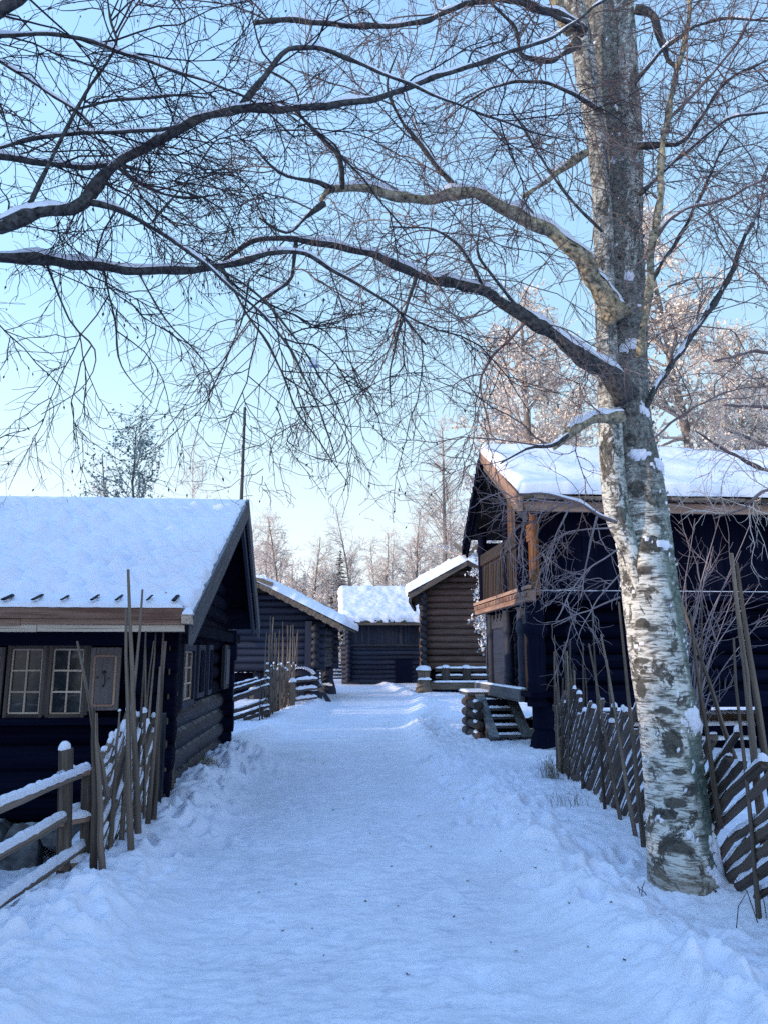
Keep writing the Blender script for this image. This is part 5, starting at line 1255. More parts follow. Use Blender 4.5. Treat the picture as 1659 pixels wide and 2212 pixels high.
TR = [(1496, 1985, 192), (1486, 1925, 164), (1472, 1850, 143), (1463, 1750, 130), (1451, 1650, 126), (1441, 1560, 124), (1425, 1450, 122), (1409, 1330, 121), (1394, 1210, 114), (1382, 1110, 114), (1369, 1010, 110), (1352, 900, 104), (1346, 800, 98), (1344, 700, 100), (1338, 600, 102), (1334, 480, 96), (1328, 340, 94), (1318, 200, 98), (1308, 80, 100), (1302, -60, 98), (1296, -200, 94)]
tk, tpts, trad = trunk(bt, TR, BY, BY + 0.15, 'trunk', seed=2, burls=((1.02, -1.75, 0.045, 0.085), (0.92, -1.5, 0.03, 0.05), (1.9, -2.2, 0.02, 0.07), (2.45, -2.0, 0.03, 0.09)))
T2 = [(1385, 1290, 30), (1366, 1205, 44), (1334, 1120, 54), (1322, 1030, 54), (1318, 940, 50), (1314, 850, 48), (1310, 760, 44), (1307, 680, 42), (1304, 600, 42), (1302, 500, 42), (1296, 400, 40), (1284, 280, 44), (1266, 170, 48), (1252, 80, 46), (1235, -10, 44), (1220, -120, 42)]
t2, p2, r2 = trunk(bt, T2, BY - 0.03, BY - 0.16, 'stem', 32, 0.03, 0.05, 5)
T3 = [(1372, 120, 60), (1378, 300, 52), (1380, 420, 44)][::-1] + [(1372, 20, 56), (1366, -120, 50)]
t3, p3, r3 = trunk(bt, [(1352, 600, 30), (1364, 490, 42), (1369, 380, 38), (1364, 280, 42), (1356, 160, 42), (1350, 40, 40), (1342, -120, 38)], BY - 0.05, BY - 0.08, 'stem', 28, 0.03, 0.05, 9)
# snow plastered on the foot, on burls and in the forks
def crust(name, parent, grid, mask, th):
    V, c0, n, sides = grid; A_ = V - c0[:, None, :]; A_[..., 2] = 0; A_ /= np.linalg.norm(A_, axis=2, keepdims=True) + 1e-9
    keep = mask > 0; T = V + A_ * (np.clip(mask, 0, 1) ** 0.6 * th + 0.003)[..., None]
    idx = np.arange(n * sides).reshape(n, sides); nx = np.roll(idx, -1, 1); Q = np.stack([idx[:-1], nx[:-1], nx[1:], idx[1:]], -1).reshape(-1, 4)
    kq = keep.ravel()[Q].any(1); Q = Q[kq]; T = np.where(keep[..., None], T, V - A_ * 0.004).reshape(-1, 3)
    us, iv = np.unique(Q, return_inverse=True)
    return np_mesh(name, T[us], iv.reshape(-1, 4), 'clump_snow', parent)
V_, P_, A_, S_ = TKG
dA = lambda c: (A_ - c + math.pi) % (2 * math.pi) - math.pi
nz = fbm(np.cos(A_) * 2.2 + S_ * 7, np.sin(A_) * 2.2 + S_ * 9, 4, 5) + 0.7 * fbm(np.cos(A_) * 6 + S_ * 25, np.sin(A_) * 6 - S_ * 22, 3, 8)
msk = 1.9 * np.exp(-(dA(-0.50) / 0.60) ** 2) * (1 - sstep(0.15, 0.95, S_)) + 0.95 * nz - 0.66
def patch(px, py, wa, ws, k):
    global msk
    p = PY(px, py, BY); i = int(np.argmin(np.abs(P_[:, 2] - p.z))); r_ = trad[i]; a = -math.acos(max(-.95, min(.95, (p.x - P_[i, 0]) / r_)))
    msk = np.maximum(msk, k * np.exp(-(dA(a) / wa) ** 2 - ((S_ - S_[i, 0]) / ws) ** 2) + 0.8 * nz - 0.66)
for q in ((1482, 1556, .45, .10, 1.2), (1505, 1570, .3, .08, 1.2), (1353, 752, .5, .07, 1.2), (1362, 990, .6, .05, 1.0), (1425, 1180, .4, .06, .95), (1340, 610, .4, .06, .9), (1410, 1010, .5, .06, 1.0), (1385, 890, .4, .07, .9)): patch(*q)
fl = fbm(np.cos(A_) * 7 + S_ * 16, np.sin(A_) * 7 + S_ * 13, 3, 15)
msk = np.maximum(msk, (fl + 0.62 * np.exp(-(dA(-0.30) / 0.42) ** 2) - 1.08) * 1.5)
crust('trunk_snow', bt, (V_, P_, len(P_), V_.shape[1]), msk, 0.028)
rs = random.Random(4)
# peeling flakes of bark
w = MB()
for k in range(170):
    i = int(len(tpts) * rs.uniform(0.03, 0.62)); a = rs.choice((rs.gauss(-0.55, 0.4), rs.uniform(-2.9, 0.0))); c0 = tpts[i]; r_ = trad[i] * 1.02
    nrm = V3((math.cos(a), math.sin(a), 0)); tg = V3((-math.sin(a), math.cos(a), 0)); s1, s2 = rs.uniform(.006, .028), rs.uniform(.005, .016)
    p = c0 + nrm * r_ + V3((0, 0, rs.uniform(-.015, .015))); q = [p - tg * s1, p + tg * s1 * .6 - V3((0, 0, s2)), p + tg * s1 + nrm * s2 * 1.3, p - tg * s1 * .3 + V3((0, 0, s2)) + nrm * s2]
    w.add([tuple(v) for v in q], [(0, 1, 2, 3)], [(v.z, v.x, v.y) for v in q])
w.build('bark_flakes', 'birch_bark', bt, False, True)['kind'] = 'stuff'
BL = [
    ([(1352, 860, 66), (1322, 818, 56), (1285, 785, 46), (1230, 750, 40), (1130, 682, 36), (1050, 632, 32), (980, 612, 28), (900, 592, 25), (820, 558, 22), (740, 532, 19), (660, 522, 17), (560, 517, 14), (500, 548, 10), (470, 580, 7)], 5.34, 4.5, 'bark_dark', True),
    ([(1335, 690, 66), (1302, 632, 56), (1268, 575, 48), (1222, 532, 42), (1160, 482, 38), (1090, 450, 36), (1010, 418, 33), (940, 426, 30), (860, 426, 28), (790, 410, 24), (720, 406, 20), (695, 432, 14)], 5.34, 4.6, 'bark_moss_sunlit', True),
    ([(1265, 330, 22), (1200, 372, 17), (1165, 402, 14), (1130, 425, 11)], 5.1, 4.9, 'bark_moss_sunlit', True),
    ([(1340, 900, 34), (1302, 902, 30), (1272, 905, 28), (1244, 930, 30), (1212, 952, 24), (1196, 968, 12)], 5.15, 4.85, 'bark_moss_sunlit', True),
    ([(1225, 940, 12), (1190, 962, 10), (1140, 968, 7), (1080, 1002, 4)], 4.9, 4.7, 'bark_dark', True),
    ([(1383, 770, 22), (1395, 660, 20), (1420, 450, 18), (1440, 250, 16), (1475, 100, 13), (1500, -60, 11)], 5.1, 4.9, 'bark_moss_sunlit', False),  # sunlit tan of this stem comes from the bark colour
    ([(1395, 880, 12), (1420, 830, 14), (1480, 745, 15), (1540, 655, 17), (1580, 590, 15), (1600, 525, 12), (1625, 484, 12)], 5.4, 5.8, 'bark_dark', True),
    ([(1375, 315, 16), (1430, 312, 13), (1480, 302, 11), (1560, 185, 8), (1660, 128, 5)], 5.2, 5.0, 'bark_dark', True),
    ([(1245, 95, 26), (1215, 112, 18), (1190, 130, 14), (1130, 122, 12), (1112, 60, 9), (1040, -10, 6)], 5.1, 4.8, 'bark_dark', True),
    ([(1235, 70, 30), (1205, 20, 36), (1190, -40, 34)], 5.1, 5.0, 'bark_moss_sunlit', True),
    ([(1370, 20, 22), (1410, 32, 20), (1428, 90, 18), (1442, 132, 14), (1470, 150, 6)], 5.2, 5.1, 'bark_dark', True),
    ([(1330, 1128, 9), (1290, 1112, 8), (1235, 1082, 7), (1154, 1064, 6), (1095, 1078, 3)], 5.0, 4.7, 'twig_birch', True),
    ([(1400, 620, 9), (1500, 450, 8), (1545, 350, 6), (1580, 290, 4)], 5.3, 5.5, 'bark_dark', False),
    ([(1000, 424, 14), (920, 330, 10), (860, 250, 9), (838, 180, 6), (860, 110, 4)], 4.7, 4.4, 'bark_dark', True),
    ([(740, 410, 14), (735, 350, 12), (700, 300, 9), (650, 250, 8), (640, 190, 6), (560, 140, 4)], 4.6, 4.3, 'bark_dark', True),
    ([(720, 410, 16), (690, 395, 12), (640, 385, 10), (600, 370, 7), (560, 330, 4)], 4.6, 4.3, 'bark_dark', True),
    ([(700, 440, 14), (660, 470, 10), (620, 505, 8), (560, 470, 5)], 4.6, 4.4, 'bark_dark', True),
    ([(640, 525, 10), (630, 600, 9), (600, 625, 9), (560, 650, 6), (510, 700, 4)], 4.5, 4.3, 'bark_dark', True),
    ([(900, 592, 9), (870, 690, 8), (842, 800, 5), (845, 880, 3)], 4.7, 4.5, 'bark_dark', False),
    ([(1050, 634, 9), (1010, 560, 8), (950, 500, 6), (840, 490, 4)], 4.8, 4.4, 'bark_dark', True),
    ([(1130, 682, 10), (1060, 590, 8), (1030, 540, 5), (1040, 470, 3)], 4.9, 4.6, 'bark_dark', True),
    ([(1140, 690, 8), (1050, 790, 7), (1040, 850, 6), (1060, 940, 3)], 4.9, 4.9, 'twig_birch', False),
    ([(1390, 560, 9), (1450, 470, 8), (1560, 430, 7), (1670, 380, 5)], 5.3, 5.4, 'twig_birch', True),
    ([(1395, 960, 6), (1470, 900, 6), (1560, 850, 5), (1680, 830, 3)], 5.4, 5.6, 'twig_birch', False),
    ([(1380, 420, 9), (1480, 330, 8), (1570, 260, 7), (1680, 240, 5)], 5.2, 5.0, 'bark_dark', True),
    ([(1300, 240, 10), (1180, 180, 8), (1060, 190, 7), (960, 260, 4)], 5.0, 4.6, 'bark_dark', True),
    ([(1300, 500, 8), (1240, 440, 7), (1160, 330, 6), (1100, 230, 4)], 5.0, 4.7, 'bark_dark', False),
    ([(1262, 70, 24), (1200, 30, 20), (1110, 2, 17), (1000, 10, 15), (900, 50, 14), (760, 56, 14), (640, 43, 14), (552, 50, 13)], 5.1, 4.4, 'bark_dark', True),
    ([(1250, 60, 12), (1150, 10, 9), (1060, -30, 7)], 5.0, 4.6, 'bark_dark', True),
    ([(1370, 180, 10), (1450, 90, 9), (1560, 40, 7), (1680, 50, 5)], 5.1, 4.8, 'bark_dark', True),
    ([(1440, 260, 8), (1530, 170, 7), (1610, 60, 6), (1650, -30, 4)], 5.0, 4.7, 'twig_birch', False),
]
tw, tips = [], []
limbs_b = []
for spec, ya, yb_, mt, snw in BL:
    spec = [(x, y, wd * (1 - 0.16 * min(1, i / 3))) for i, (x, y, wd) in enumerate(spec)]
    if spec[0][0] < 1200:
        y_ = snap_depth(spec[0], limbs_b, ya); yb_ = yb_ + y_ - ya; ya = y_
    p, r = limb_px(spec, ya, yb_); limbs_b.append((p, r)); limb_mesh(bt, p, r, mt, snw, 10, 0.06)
    big = r[len(r) // 2] > 0.025
    sprout(p, r, [lv(0, per_m=(3.4 if big else 5.2), len=(0.45, 1.35), droop=0.055), lv(1, per_m=12, len=(0.2, 0.55), droop=0.05), lv(2, per_m=15)], tw, 0.6, 0.12, tips)
twp = []
for spec in ([(1335, 1185, 6), (1260, 1240, 5), (1200, 1340, 3)], [(1338, 1290, 5), (1250, 1325, 4), (1190, 1350, 2)], [(1235, 1082, 6), (1200, 1160, 5), (1175, 1260, 2)], [(1290, 1112, 6), (1270, 1190, 5), (1255, 1290, 2)],
             [(1160, 1066, 5), (1130, 1120, 4), (1118, 1210, 2)], [(1322, 1140, 5), (1230, 1150, 4), (1150, 1210, 2)], [(1235, 1082, 5), (1140, 1120, 4), (1080, 1190, 2)], [(1338, 1240, 5), (1285, 1300, 4), (1250, 1370, 2)]):
    p, r = limb_px(spec, 5.05, 4.75); twp.append((p, r[0], r[-1])); sprout(p, r, [lv(0, per_m=9, len=(0.15, 0.5), r=0.004, droop=0.05), lv(1, per_m=8, len=(.1, .3), r=.0028, droop=.05), lv(2, per_m=6)], twp, 0.6, 0.05)
p, r = limb_px([(1330, 1128, 9), (1290, 1112, 8), (1235, 1082, 7), (1154, 1064, 6), (1095, 1078, 3)], 5.0, 4.7); sprout(p, r, [lv(0, per_m=9, len=(0.25, 0.7), r=0.0045, droop=0.09), lv(1, per_m=8, droop=.07), lv(2, per_m=7)], twp, 0.6, 0.05)
tubes_mesh('hanging_twigs', twp, 'twig_pale', bt)
# pendulous fine twigs all through the upper crown
for k in range(110):
    p = PY(rnd.uniform(800, 1659), rnd.uniform(-40, 720), rnd.uniform(4.3, 5.8)); d = V3((rnd.gauss(0, 1), rnd.gauss(0, .5), rnd.gauss(0.1, .5)))
    q = wander(p, d, rnd.uniform(0.6, 1.5), 9, 0.16, 0.05, 0.6); tw.append((q, 0.0055, 0.002)); sprout(q, [0.005] * 10, [lv(1, per_m=8.0), lv(2, per_m=10)], tw, 0.6, 0.05, tips)
tw = [q for q in tw if min(a.z for a in q[0]) > 2.5 or q[0][0].x > 1.3]; tips = [a for a in tips if a.z > 2.5]
tubes_mesh('crown', tw, 'twig_birch', bt)
rnd.shuffle(tips); quads_mesh('catkins', tips[:700], 0.018, 'catkin', bt, (1.0, 0.26), True)['kind'] = 'stuff'

# ---- many-stemmed shrub behind the birch
sb0 = V3((3.45, 7.3, GZ(3.45, 7.3))); sb = thing('bare_shrub', 'bare many-stemmed shrub of pale arching twigs behind the birch trunk', 'shrub', sb0)
tw = []
SHR = [(1500, 1120), (1560, 1090), (1620, 1130), (1480, 1240), (1540, 1180), (1600, 1190), (1640, 1260), (1520, 1240), (1470, 1300), (1580, 1290), (1640, 1340), (1440, 1150), (1540, 1330)]
w = MB()
for (px, py) in SHR:
    e = PY(px, py, rnd.uniform(6.7, 7.6)); b0 = sb0 + V3((rnd.gauss(0, .06), rnd.gauss(0, .06), -.1)); m1 = b0.lerp(e, 0.55); m1.x = b0.x + (e.x - b0.x) * 0.3; m1.z += 0.12
    p, r = spline([b0, m1, e], [0.012, 0.007, 0.003], 0.07); w.tube(p, r, 6, True)
    sprout(p, r, [lv(0, per_m=4.6, len=(0.3, 0.8), r=0.0034, droop=-0.01, wob=0.1), lv(1, per_m=5.0, r=0.0026, len=(0.15, 0.4), droop=0.0, wob=0.13)], tw, 0.8, 0.38)
w.build('stems', 'twig_pale', sb, True, True); tubes_mesh('crown', tw, 'twig_pale', sb)

# ------------------------------------------------------------------ trees farther off
def far_tree(name, label, base, h, spread, trunk_r, levels, mats, seed, group=None, start=0.25, lean=0.0, tuft=None, kinks=0.04, flat=1.0, forks=1, drp=0.0):
    rnd.seed(seed); base = V3(base)
    t_ = thing(name, label, 'tree', base, rnd.uniform(0, 6.28) * 0, group)
    out, tips = [], []; w = MB()
    for k in range(forks):
        d = V3((lean + rnd.gauss(0, 0.12) * (k > 0) * 2, rnd.gauss(0, 0.1) * (k > 0), 1)); p, n = base + V3((0, 0, -0.2)), 14; pts = [p]
        hh = h * (1 if k == 0 else rnd.uniform(0.7, 0.95))
        for i in range(n): d = (d + V3((rnd.gauss(0, kinks), rnd.gauss(0, kinks), 0.05))).normalized(); p = p + d * (hh / n); pts.append(p)
        rr = [trunk_r * (1 - 0.88 * (i / n) ** 0.85) for i in range(n + 1)]
        w.tube(pts, rr, 8, True, rough=0.06)
        for L0 in levels[:1]:
            m_ = int(L0['per_m'] * hh * (1 - start))
            for q in range(m_):
                u = start + (1 - start) * rnd.random() ** 0.9; i = min(n - 1, int(u * n)); pp = pts[i].lerp(pts[i + 1], u * n - i); tg = (pts[i + 1] - pts[i]).normalized()
                ln = spread * (0.35 + 0.75 * math.sin(math.pi * min(1, (u - start) / (1 - start) * 0.75 + 0.25)) ) * rnd.uniform(0.55, 1.1) * (1.15 - 0.55 * u)
                r0 = min(rr[i] * 0.55, L0['r'] * rnd.uniform(.7, 1.3))
                qd = wander(pp, perp_dir(tg, rnd.uniform(*L0['ang']), flat), ln, L0['seg'], L0['wob'], L0['droop'] + drp * u); out.append((qd, r0, r0 * .3))
                sprout(qd, [r0 * (1 - .6 * z / L0['seg']) for z in range(L0['seg'] + 1)], levels[1:], out, flat, 0.15, tips, 1)
    w.build('trunk', mats[0], t_, True, True)
    cw = tubes_mesh('crown', out, mats[1], t_)
    if tuft:
        pp = []
        for q, _, _ in out:
            for a in q[1:]:
                for _ in range(int(tuft[2] * 2.4 + rnd.random())): pp.append(a + V3((rnd.gauss(0, .035), rnd.gauss(0, .035), rnd.gauss(0.015, .035))))
        o = quads_mesh(tuft[3], pp, tuft[0], tuft[1], t_); o['kind'] = 'stuff'
    return t_
def FL(pm, ln, r, ang=(0.5, 1.1), wob=0.14, droop=0.0, seg=6): return dict(per_m=pm, len=ln, r=r, ang=ang, wob=wob, droop=droop, seg=seg, taper=0.35)
def at(px, py, Y): p = PY(px, py, Y); return p
def gb(px, Y): p = PY(px, 1450, Y); return (p.x, Y, GZ(p.x, Y))
def ht(px, py, Y): return PY(px, py, Y).z - gb(px, Y)[2]
bare = [FL(4.0, (2, 4), 0.065, (0.5, 1.0), 0.14, -0.03, 8), FL(3.0, (0.8, 2.0), 0.028, (0.5, 1.1), 0.17, 0.0, 6), FL(4.5, (0.4, 1.0), 0.017, (0.5, 1.1), 0.2, 0.0, 4)]
birchy = [FL(4.2, (2, 4), 0.045, (0.5, 0.9), 0.10, 0.0, 8), FL(3.2, (0.8, 1.8), 0.022, (0.4, 1.0), 0.14, 0.05, 6), FL(4.6, (0.4, 1.1), 0.014, (0.4, 1.0), 0.15, 0.08, 4)]
oak = [FL(4.4, (2.5, 5), 0.10, (0.7, 1.3), 0.20, -0.01, 9), FL(3.0, (0.9, 2.2), 0.036, (0.5, 1.2), 0.24, 0.0, 6), FL(4.2, (0.4, 1.0), 0.017, (0.5, 1.2), 0.26, 0.0, 4)]
# behind the barn and storehouses
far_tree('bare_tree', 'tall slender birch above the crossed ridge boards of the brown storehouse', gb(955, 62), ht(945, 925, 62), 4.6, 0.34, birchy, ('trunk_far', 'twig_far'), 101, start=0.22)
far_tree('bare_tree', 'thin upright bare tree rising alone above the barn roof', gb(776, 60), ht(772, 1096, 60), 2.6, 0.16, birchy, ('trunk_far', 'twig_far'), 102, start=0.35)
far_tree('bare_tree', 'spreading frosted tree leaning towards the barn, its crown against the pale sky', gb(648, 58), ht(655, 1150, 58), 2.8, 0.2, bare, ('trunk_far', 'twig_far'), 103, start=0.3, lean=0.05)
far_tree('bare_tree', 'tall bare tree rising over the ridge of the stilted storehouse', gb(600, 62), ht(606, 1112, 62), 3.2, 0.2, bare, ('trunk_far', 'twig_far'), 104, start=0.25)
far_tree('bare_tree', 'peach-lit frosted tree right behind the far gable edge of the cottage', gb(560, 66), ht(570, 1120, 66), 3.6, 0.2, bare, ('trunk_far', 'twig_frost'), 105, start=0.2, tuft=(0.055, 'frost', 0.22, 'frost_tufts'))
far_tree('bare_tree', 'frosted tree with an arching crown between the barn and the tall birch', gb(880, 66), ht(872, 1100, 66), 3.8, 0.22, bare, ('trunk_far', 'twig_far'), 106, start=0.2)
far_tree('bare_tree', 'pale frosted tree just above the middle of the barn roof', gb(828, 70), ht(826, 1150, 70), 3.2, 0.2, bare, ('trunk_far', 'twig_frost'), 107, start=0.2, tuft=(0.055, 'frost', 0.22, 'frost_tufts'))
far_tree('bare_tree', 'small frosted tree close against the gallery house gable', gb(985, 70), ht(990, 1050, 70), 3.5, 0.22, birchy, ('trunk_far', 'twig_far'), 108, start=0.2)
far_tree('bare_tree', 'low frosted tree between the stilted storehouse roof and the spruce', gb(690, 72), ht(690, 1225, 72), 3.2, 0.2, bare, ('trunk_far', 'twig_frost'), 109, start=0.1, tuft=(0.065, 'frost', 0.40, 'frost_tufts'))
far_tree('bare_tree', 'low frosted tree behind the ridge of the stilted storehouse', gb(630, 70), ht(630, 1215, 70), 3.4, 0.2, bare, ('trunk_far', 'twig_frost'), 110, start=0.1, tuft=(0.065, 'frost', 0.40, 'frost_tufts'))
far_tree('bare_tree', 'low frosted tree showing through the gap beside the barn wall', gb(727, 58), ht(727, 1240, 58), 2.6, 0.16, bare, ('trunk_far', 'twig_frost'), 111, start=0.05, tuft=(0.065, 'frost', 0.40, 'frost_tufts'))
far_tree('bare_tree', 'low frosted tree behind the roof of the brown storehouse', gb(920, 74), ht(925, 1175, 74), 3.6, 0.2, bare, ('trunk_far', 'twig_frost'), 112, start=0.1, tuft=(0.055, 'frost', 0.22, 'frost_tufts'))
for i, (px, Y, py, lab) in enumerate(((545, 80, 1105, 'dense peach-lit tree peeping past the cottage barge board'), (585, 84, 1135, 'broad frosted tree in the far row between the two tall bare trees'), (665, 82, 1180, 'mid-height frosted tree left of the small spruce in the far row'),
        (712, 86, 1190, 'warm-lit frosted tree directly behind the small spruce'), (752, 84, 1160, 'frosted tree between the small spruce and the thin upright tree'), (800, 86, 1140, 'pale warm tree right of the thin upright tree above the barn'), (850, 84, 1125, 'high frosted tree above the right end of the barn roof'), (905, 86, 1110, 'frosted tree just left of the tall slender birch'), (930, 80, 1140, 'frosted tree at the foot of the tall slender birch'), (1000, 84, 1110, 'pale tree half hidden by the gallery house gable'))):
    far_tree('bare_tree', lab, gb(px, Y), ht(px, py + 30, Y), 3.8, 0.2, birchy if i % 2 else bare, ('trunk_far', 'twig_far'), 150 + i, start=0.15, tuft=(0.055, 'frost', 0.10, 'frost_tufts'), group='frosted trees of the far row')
# frosted oaks behind the gallery house
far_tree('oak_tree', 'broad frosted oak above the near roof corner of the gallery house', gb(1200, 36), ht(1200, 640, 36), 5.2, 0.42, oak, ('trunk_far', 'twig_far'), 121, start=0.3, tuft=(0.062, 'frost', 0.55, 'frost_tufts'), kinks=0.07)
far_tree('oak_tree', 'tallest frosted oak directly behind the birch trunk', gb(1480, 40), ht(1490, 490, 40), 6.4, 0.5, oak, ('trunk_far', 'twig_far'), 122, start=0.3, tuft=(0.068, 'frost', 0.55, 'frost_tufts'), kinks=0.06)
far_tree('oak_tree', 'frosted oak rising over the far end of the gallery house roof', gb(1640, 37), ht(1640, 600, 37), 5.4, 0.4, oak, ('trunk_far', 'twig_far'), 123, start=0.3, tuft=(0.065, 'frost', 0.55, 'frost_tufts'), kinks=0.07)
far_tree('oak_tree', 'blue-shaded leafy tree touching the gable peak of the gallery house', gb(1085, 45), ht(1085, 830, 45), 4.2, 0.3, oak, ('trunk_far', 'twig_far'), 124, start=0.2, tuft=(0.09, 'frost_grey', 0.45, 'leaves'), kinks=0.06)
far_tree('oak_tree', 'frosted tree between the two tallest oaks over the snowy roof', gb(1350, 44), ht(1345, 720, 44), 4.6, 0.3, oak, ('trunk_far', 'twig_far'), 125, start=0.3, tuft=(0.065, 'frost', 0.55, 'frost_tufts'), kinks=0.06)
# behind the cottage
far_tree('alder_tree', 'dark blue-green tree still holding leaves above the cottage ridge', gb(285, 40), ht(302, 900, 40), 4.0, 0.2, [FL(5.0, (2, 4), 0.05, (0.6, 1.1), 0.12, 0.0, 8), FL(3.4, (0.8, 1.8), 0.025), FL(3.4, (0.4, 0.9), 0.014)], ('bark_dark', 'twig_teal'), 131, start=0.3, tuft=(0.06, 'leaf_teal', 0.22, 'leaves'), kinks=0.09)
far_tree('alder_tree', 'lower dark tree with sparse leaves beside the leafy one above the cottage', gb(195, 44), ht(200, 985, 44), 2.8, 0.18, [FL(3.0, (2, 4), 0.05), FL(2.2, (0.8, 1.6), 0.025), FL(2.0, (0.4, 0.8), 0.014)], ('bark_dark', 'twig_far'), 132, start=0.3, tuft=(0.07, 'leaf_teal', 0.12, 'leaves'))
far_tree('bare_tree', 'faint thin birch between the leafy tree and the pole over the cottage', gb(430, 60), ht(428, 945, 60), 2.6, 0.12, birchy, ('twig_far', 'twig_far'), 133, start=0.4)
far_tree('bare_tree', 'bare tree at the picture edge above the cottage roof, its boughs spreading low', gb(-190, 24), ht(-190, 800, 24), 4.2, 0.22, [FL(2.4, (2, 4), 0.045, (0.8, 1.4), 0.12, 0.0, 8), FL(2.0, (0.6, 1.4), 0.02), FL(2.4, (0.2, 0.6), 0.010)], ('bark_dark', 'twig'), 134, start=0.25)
# snowy boughs that hang in from beyond the frame over the big roof
rbt = thing('bare_tree', 'snow-laden pale boughs hanging over the eaves of the gallery house', 'tree', (7.6, 9.0, 0)); rnd.seed(77)
w = MB(); w.tube([(7.6, 9, -.2), (7.55, 9, 2), (7.4, 9, 4), (7.5, 9, 7)], [.2, .17, .13, .06], 10); w.build('trunk', 'bark_dark', rbt, True, True)
tw = []
for spec in ([(1760, 1035, 14), (1640, 1010, 10), (1590, 985, 8), (1545, 960, 6), (1500, 930, 4)], [(1760, 1010, 10), (1650, 960, 8), (1570, 930, 5)], [(1760, 1080, 10), (1660, 1060, 8), (1600, 1100, 6), (1540, 1120, 3)], [(1760, 905, 10), (1650, 880, 8), (1560, 875, 5)], [(1760, 800, 10), (1650, 760, 8), (1540, 780, 5)]):
    p, r = limb_px(spec, 9.0, 8.6); q = V3((7.5, 9, p[0].z - .3)); p0, r0 = spline([q, p[0]], [r[0] * 1.2, r[0]], .1); limb_mesh(rbt, p0[:-1] + p, r0[:-1] + r, 'twig_birch', False, 8)
    sprout(p, r, [lv(0, per_m=6, len=(0.4, 1.0), r=0.008), lv(1, per_m=7, r=0.005, len=(0.2, 0.5)), lv(2, per_m=7, r=0.0035)], tw, 0.7, 0.1)
tubes_mesh('crown', tw, 'twig_frost', rbt)
# frosted leafy bush between brown storehouse and gallery house
rnd.seed(78); fbp = PY(1035, 1400, 20.5)
fb_ = thing('frosted_bush', 'frost-white leafy bush drooping between the brown storehouse and the gallery house', 'bush', (fbp.x + 0.3, 20.5, 0))
tw, pp = [], []; w = MB(); w.tube([(fbp.x + .3, 20.5, -.1), (fbp.x + .2, 20.5, 1.5), (fbp.x + .25, 20.5, 4.4)], [.05, .04, .015], 7); w.build('stem', 'bark_dark', fb_, True, True)
for k in range(60):
    z_ = rnd.uniform(2.0, 4.5); q = wander(V3((fbp.x + .25, 20.5, z_)), V3((rnd.gauss(-.3, .6), rnd.gauss(0, .5), rnd.gauss(.1, .4))), rnd.uniform(.25, .6), 6, .2, .12); tw.append((q, .008, .003))
    for a in q[1:]: pp += [a + V3((rnd.gauss(0, .05), rnd.gauss(0, .05), rnd.gauss(0, .05))) for _ in range(4)]
tubes_mesh('crown', tw, 'twig', fb_); quads_mesh('leaves', pp, 0.055, 'frost_grey', fb_, (1, .6))['kind'] = 'stuff'

# ---- spruces
def spruce(name, label, base, h, rad, seed, group=None, trim=0.06, dens=1.0):
    rnd.seed(seed); base = V3(base); t_ = thing(name, label, 'spruce', base, 0, group)
    w = MB(); w.tube([base + V3((0, 0, -.2)), base + V3((0, 0, h * .5)), base + V3((0, 0, h * .98))], [h * .018, h * .011, h * .002], 7); w.build('trunk', 'bark_dark', t_, True, True)
    V, Q, n0 = [], [], 0; z_ = h * trim
    while z_ < h * 0.99:
        u = z_ / h; n = max(4, int((9 - 4 * u) * dens))
        for k in range(n):
            a = rnd.uniform(0, 6.28); ln = rad * (1 - u) ** 0.85 * rnd.uniform(0.65, 1.1) + 0.12; d = V3((math.cos(a), math.sin(a), 0)); sd = V3((-d.y, d.x, 0)); p0 = base + V3((0, 0, z_ + rnd.uniform(-.1, .1)))
            m_ = 6; prev = None
            for i in range(m_ + 1):
                t2_ = i / m_; c = p0 + d * (ln * t2_) + V3((0, 0, ln * (0.18 * t2_ - 0.55 * t2_ ** 2 + 0.16 * t2_ ** 4))); wd = ln * 0.20 * (0.4 + math.sin(math.pi * min(1, t2_ * .8 + .15))) * (1.02 - t2_) + .015
                if i:
                    for s_ in (-1, 1):
                        for b_ in range(2):
                            o = c + sd * (s_ * wd * rnd.uniform(.6, 1.3)) + d * rnd.uniform(0, .08) * ln + V3((0, 0, -wd * rnd.uniform(.2, .7))); e = prev.lerp(c, rnd.random()); q = V3((0, 0, -rnd.uniform(.3, .7) * wd)) + d * (0.12 * ln * rnd.random())
                            V += [tuple(prev.lerp(c, .1)), tuple(e), tuple(o), tuple(o * .5 + e * .5 + q)]; Q.append((n0, n0 + 1, n0 + 2, n0 + 3)); n0 += 4
                prev = c
        z_ += h * 0.026 * (1.15 - .5 * u)
    np_mesh('crown', V, Q, 'needles', t_, False)
    return t_
spruce('spruce_tree', 'small snow-dusted spruce standing beside the barn roof', gb(733, 64), ht(733, 1182, 64), 3.0, 201)
spruce('spruce_tree', 'dark low evergreen just beyond the roof of the stilted storehouse', gb(655, 78), ht(655, 1232, 78), 3.0, 202)
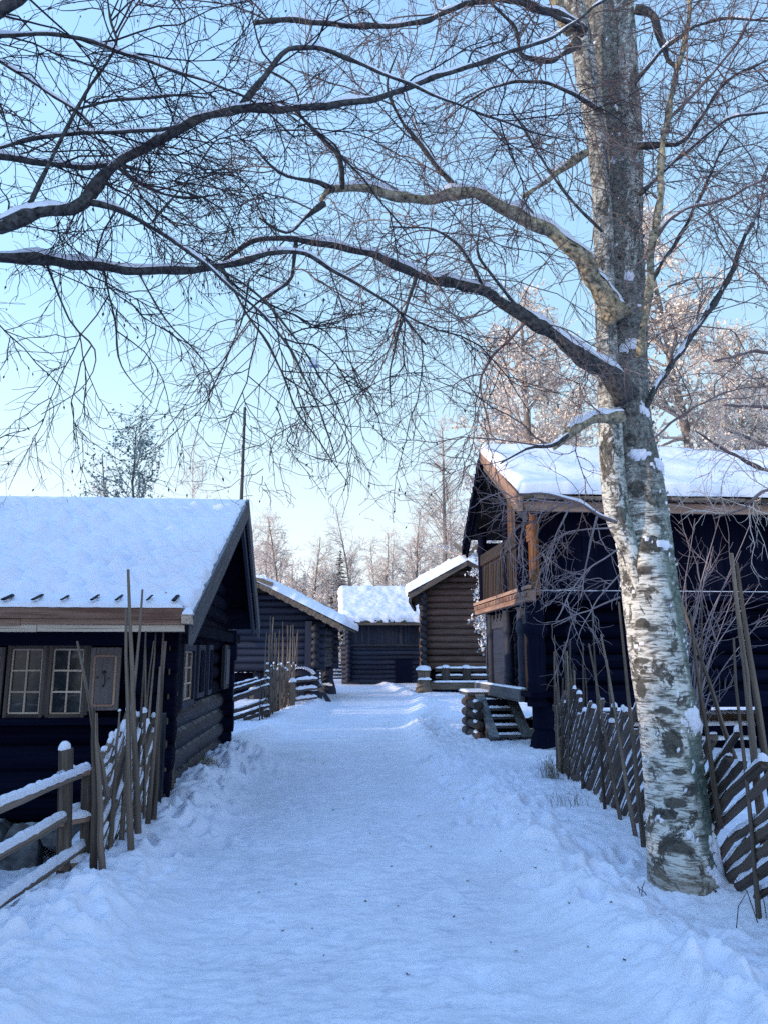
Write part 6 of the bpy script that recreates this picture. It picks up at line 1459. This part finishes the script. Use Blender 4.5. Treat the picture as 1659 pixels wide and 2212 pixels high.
# unseen spruce belt added to keep the low sun off the lane
s0 = spruce('spruce_tree', 'unseen dense dark spruce added beyond the cottage to shade the lane', (-22, -22, 0), 9.0, 2.6, 203, 'unseen spruces added to shade the lane', 0.02, 2.0)
SHADE_BELT = []
yy = -22.0
while yy < 19:
    for row in (0, 1, 2):
        SHADE_BELT.append((-21 - row * 2.2 + random.uniform(-.5, .5), yy + row * 0.55 + random.uniform(-.3, .3), random.uniform(0.88, 1.06) * (1.15 if yy < -1.5 else (0.85 if yy < 8 else 0.70 if yy < 15.5 else 0.85))))
    yy += 1.6
for (x, y, k) in ((-12, 6.6, .88), (-12.6, 7.7, .92), (-12, 8.8, .92), (-12.8, 9.9, .94), (-12.4, 10.9, .86), (-13.8, 8.2, .98), (-13.9, 9.6, .95), (-13.8, 6.9, .9), (-12, -1.2, .56), (-12.3, .1, .6), (-12, 1.3, .57), (-12.4, 2.5, .6), (-12, 3.7, .56), (-12.4, 4.8, .58), (-12.1, 5.6, .62), (-11.5, -2.6, .6), (-11.8, -4, .6)): SHADE_BELT.append((x, y, k))  # closer unseen spruces, added to shade roof, ground and lower trunk
for i, (x, y, k) in enumerate(SHADE_BELT):
    o = s0 if i == 0 else copy_tree(s0)
    o.location = (x, y, 0); o.scale = (k, k, k); o.rotation_euler.z = random.uniform(0, 6.28)

# ------------------------------------------------------------------ far fence in the gap, debris, stalks
gp = PZ(735, 1452); fg = thing('slat_fence', 'snowy slatted fence glimpsed through the gap beside the barn', 'fence', (gp.x, 52, GZ(gp.x, 52)))
for k in range(5):
    z_ = GZ(gp.x, 52) + 0.25 + k * 0.22
    w = MB(); w.beam((gp.x - 4, 52, z_), (gp.x + 1.2, 52.4, z_), 0.05, 0.12); q = w.build('rail', 'fence_dark', fg, False, True)
    w = MB(); snow_strip(w, (gp.x - 4, 51.98, z_ + .06), (gp.x + 1.2, 52.38, z_ + .06), 0.08, 0.06, 30); w.build('snow', 'clump_snow', q, True, True)
for k in range(4): w = MB(); w.box((gp.x - 3.6 + k * 1.5, 52.1, GZ(gp.x, 52) + .6), (.12, .12, 1.5)); w.build('post', 'fence_dark', fg, False, True)

rs = random.Random(21)
LEAF = [(1157, 1913), (1322, 2010), (1546, 1955), (1350, 2118), (675, 2002), (845, 1872), (790, 1945), (640, 1912), (905, 1762), (1120, 1800), (1080, 1850), (1010, 1905), (560, 1930), (720, 1750), (800, 1800), (930, 1830), (860, 1960), (980, 1980), (1060, 2040), (1115, 2052), (1230, 1990), (1270, 2070), (700, 2060), (612, 2010), (880, 2110), (1360, 1960), (1430, 2030), (1180, 1880), (955, 1690), (1000, 1740), (770, 1640), (900, 1600), (840, 1560), (700, 1650), (1060, 1690), (1590, 2120)]
for i, (px, py) in enumerate(LEAF):
    p = PZ(px, py); p.z = GZ(p.x, p.y); d = (p - EYEV).length; s_ = (0.014 if i in (0, 1, 2, 3, 19, 35) else 0.005 + 0.0008 * d) * rs.uniform(.8, 1.2)
    if i == 4:
        lab = 'curled dark twig lying on the packed snow midway across the path'
    w = MB(); a0 = rs.uniform(0, 6.28); n = 7; v = [(0, 0, 0.4 * s_)]
    for k in range(n):
        a = a0 + 6.283 * k / n; r_ = s_ * (1.0 if k % 2 else 0.55) * rs.uniform(.7, 1.2) * (1.6 if k in (1, 5) else 1)
        v.append((math.cos(a) * r_, math.sin(a) * r_, s_ * rs.uniform(0.1, 0.9)))
    v += [(x, y, z - 0.12 * s_) for (x, y, z) in v]
    f = [(0, 1 + k, 1 + (k + 1) % n) for k in range(n)] + [(n + 1, n + 2 + (k + 1) % n, n + 2 + k) for k in range(n)]
    w.add(v, f, v)
    o = w.build('fallen_leaf', 'dry_leaf'); o.location = p + V3((0, 0, 0.002))
    tag(o, 'small dark fallen leaf or bud scale lying on the snow', 'leaf', 'fallen leaves and scales strewn over the snow')
def stalks(name, label, base, n, h, spread, mat='dry_grass', r=0.0016, cat='grass tuft'):
    t_ = MB(); base = V3(base)
    for k in range(n):
        b0 = base + V3((rs.gauss(0, spread), rs.gauss(0, spread), -.02)); b0.z = GZ(b0.x, b0.y) - 0.02; l = h * rs.uniform(.5, 1.2); dx, dy = rs.gauss(0, .35), rs.gauss(0, .35)
        t_.tube([b0, b0 + V3((dx * .3 * l, dy * .3 * l, l * .6)), b0 + V3((dx * l, dy * l, l * .95))], [r, r, r * .5], 4, True)
    o = t_.build(name, mat, None, True, False); tag(o, label, cat); return o
q = PZ(1192, 1690); stalks('grass_tuft', 'dry yellowish grass tuft at the far foot of the long fence', (q.x, q.y, 0), 90, 0.30, 0.07)
q = PZ(1225, 1745); stalks('grass_tuft', 'thin dry grass along the lower rails of the long fence', (q.x, q.y, 0), 40, 0.18, 0.12)
q = PZ(1390, 1955); stalks('dry_stalk', 'two short dark stalks standing in snow beside the birch foot', (q.x, q.y, 0), 3, 0.12, 0.03, 'catkin', 0.003, 'stalk')
q = PZ(118, 1925); stalks('dry_stalk', 'bent dry stalks poking from snow beside the sawn fence post', (q.x, q.y, 0), 5, 0.16, 0.06, 'catkin', 0.002, 'stalk')
q = PZ(1625, 1990); stalks('dry_stalk', 'thin dark stalks in the snow between birch foot and near fence rails', (q.x, q.y, 0), 5, 0.28, 0.08, 'catkin', 0.003, 'stalk')
q = PZ(470, 1640); stalks('grass_tuft', 'straw-coloured grass along the cottage foundation stones', (XW + 0.2, 10.5, 0), 160, 0.12, 0.10)
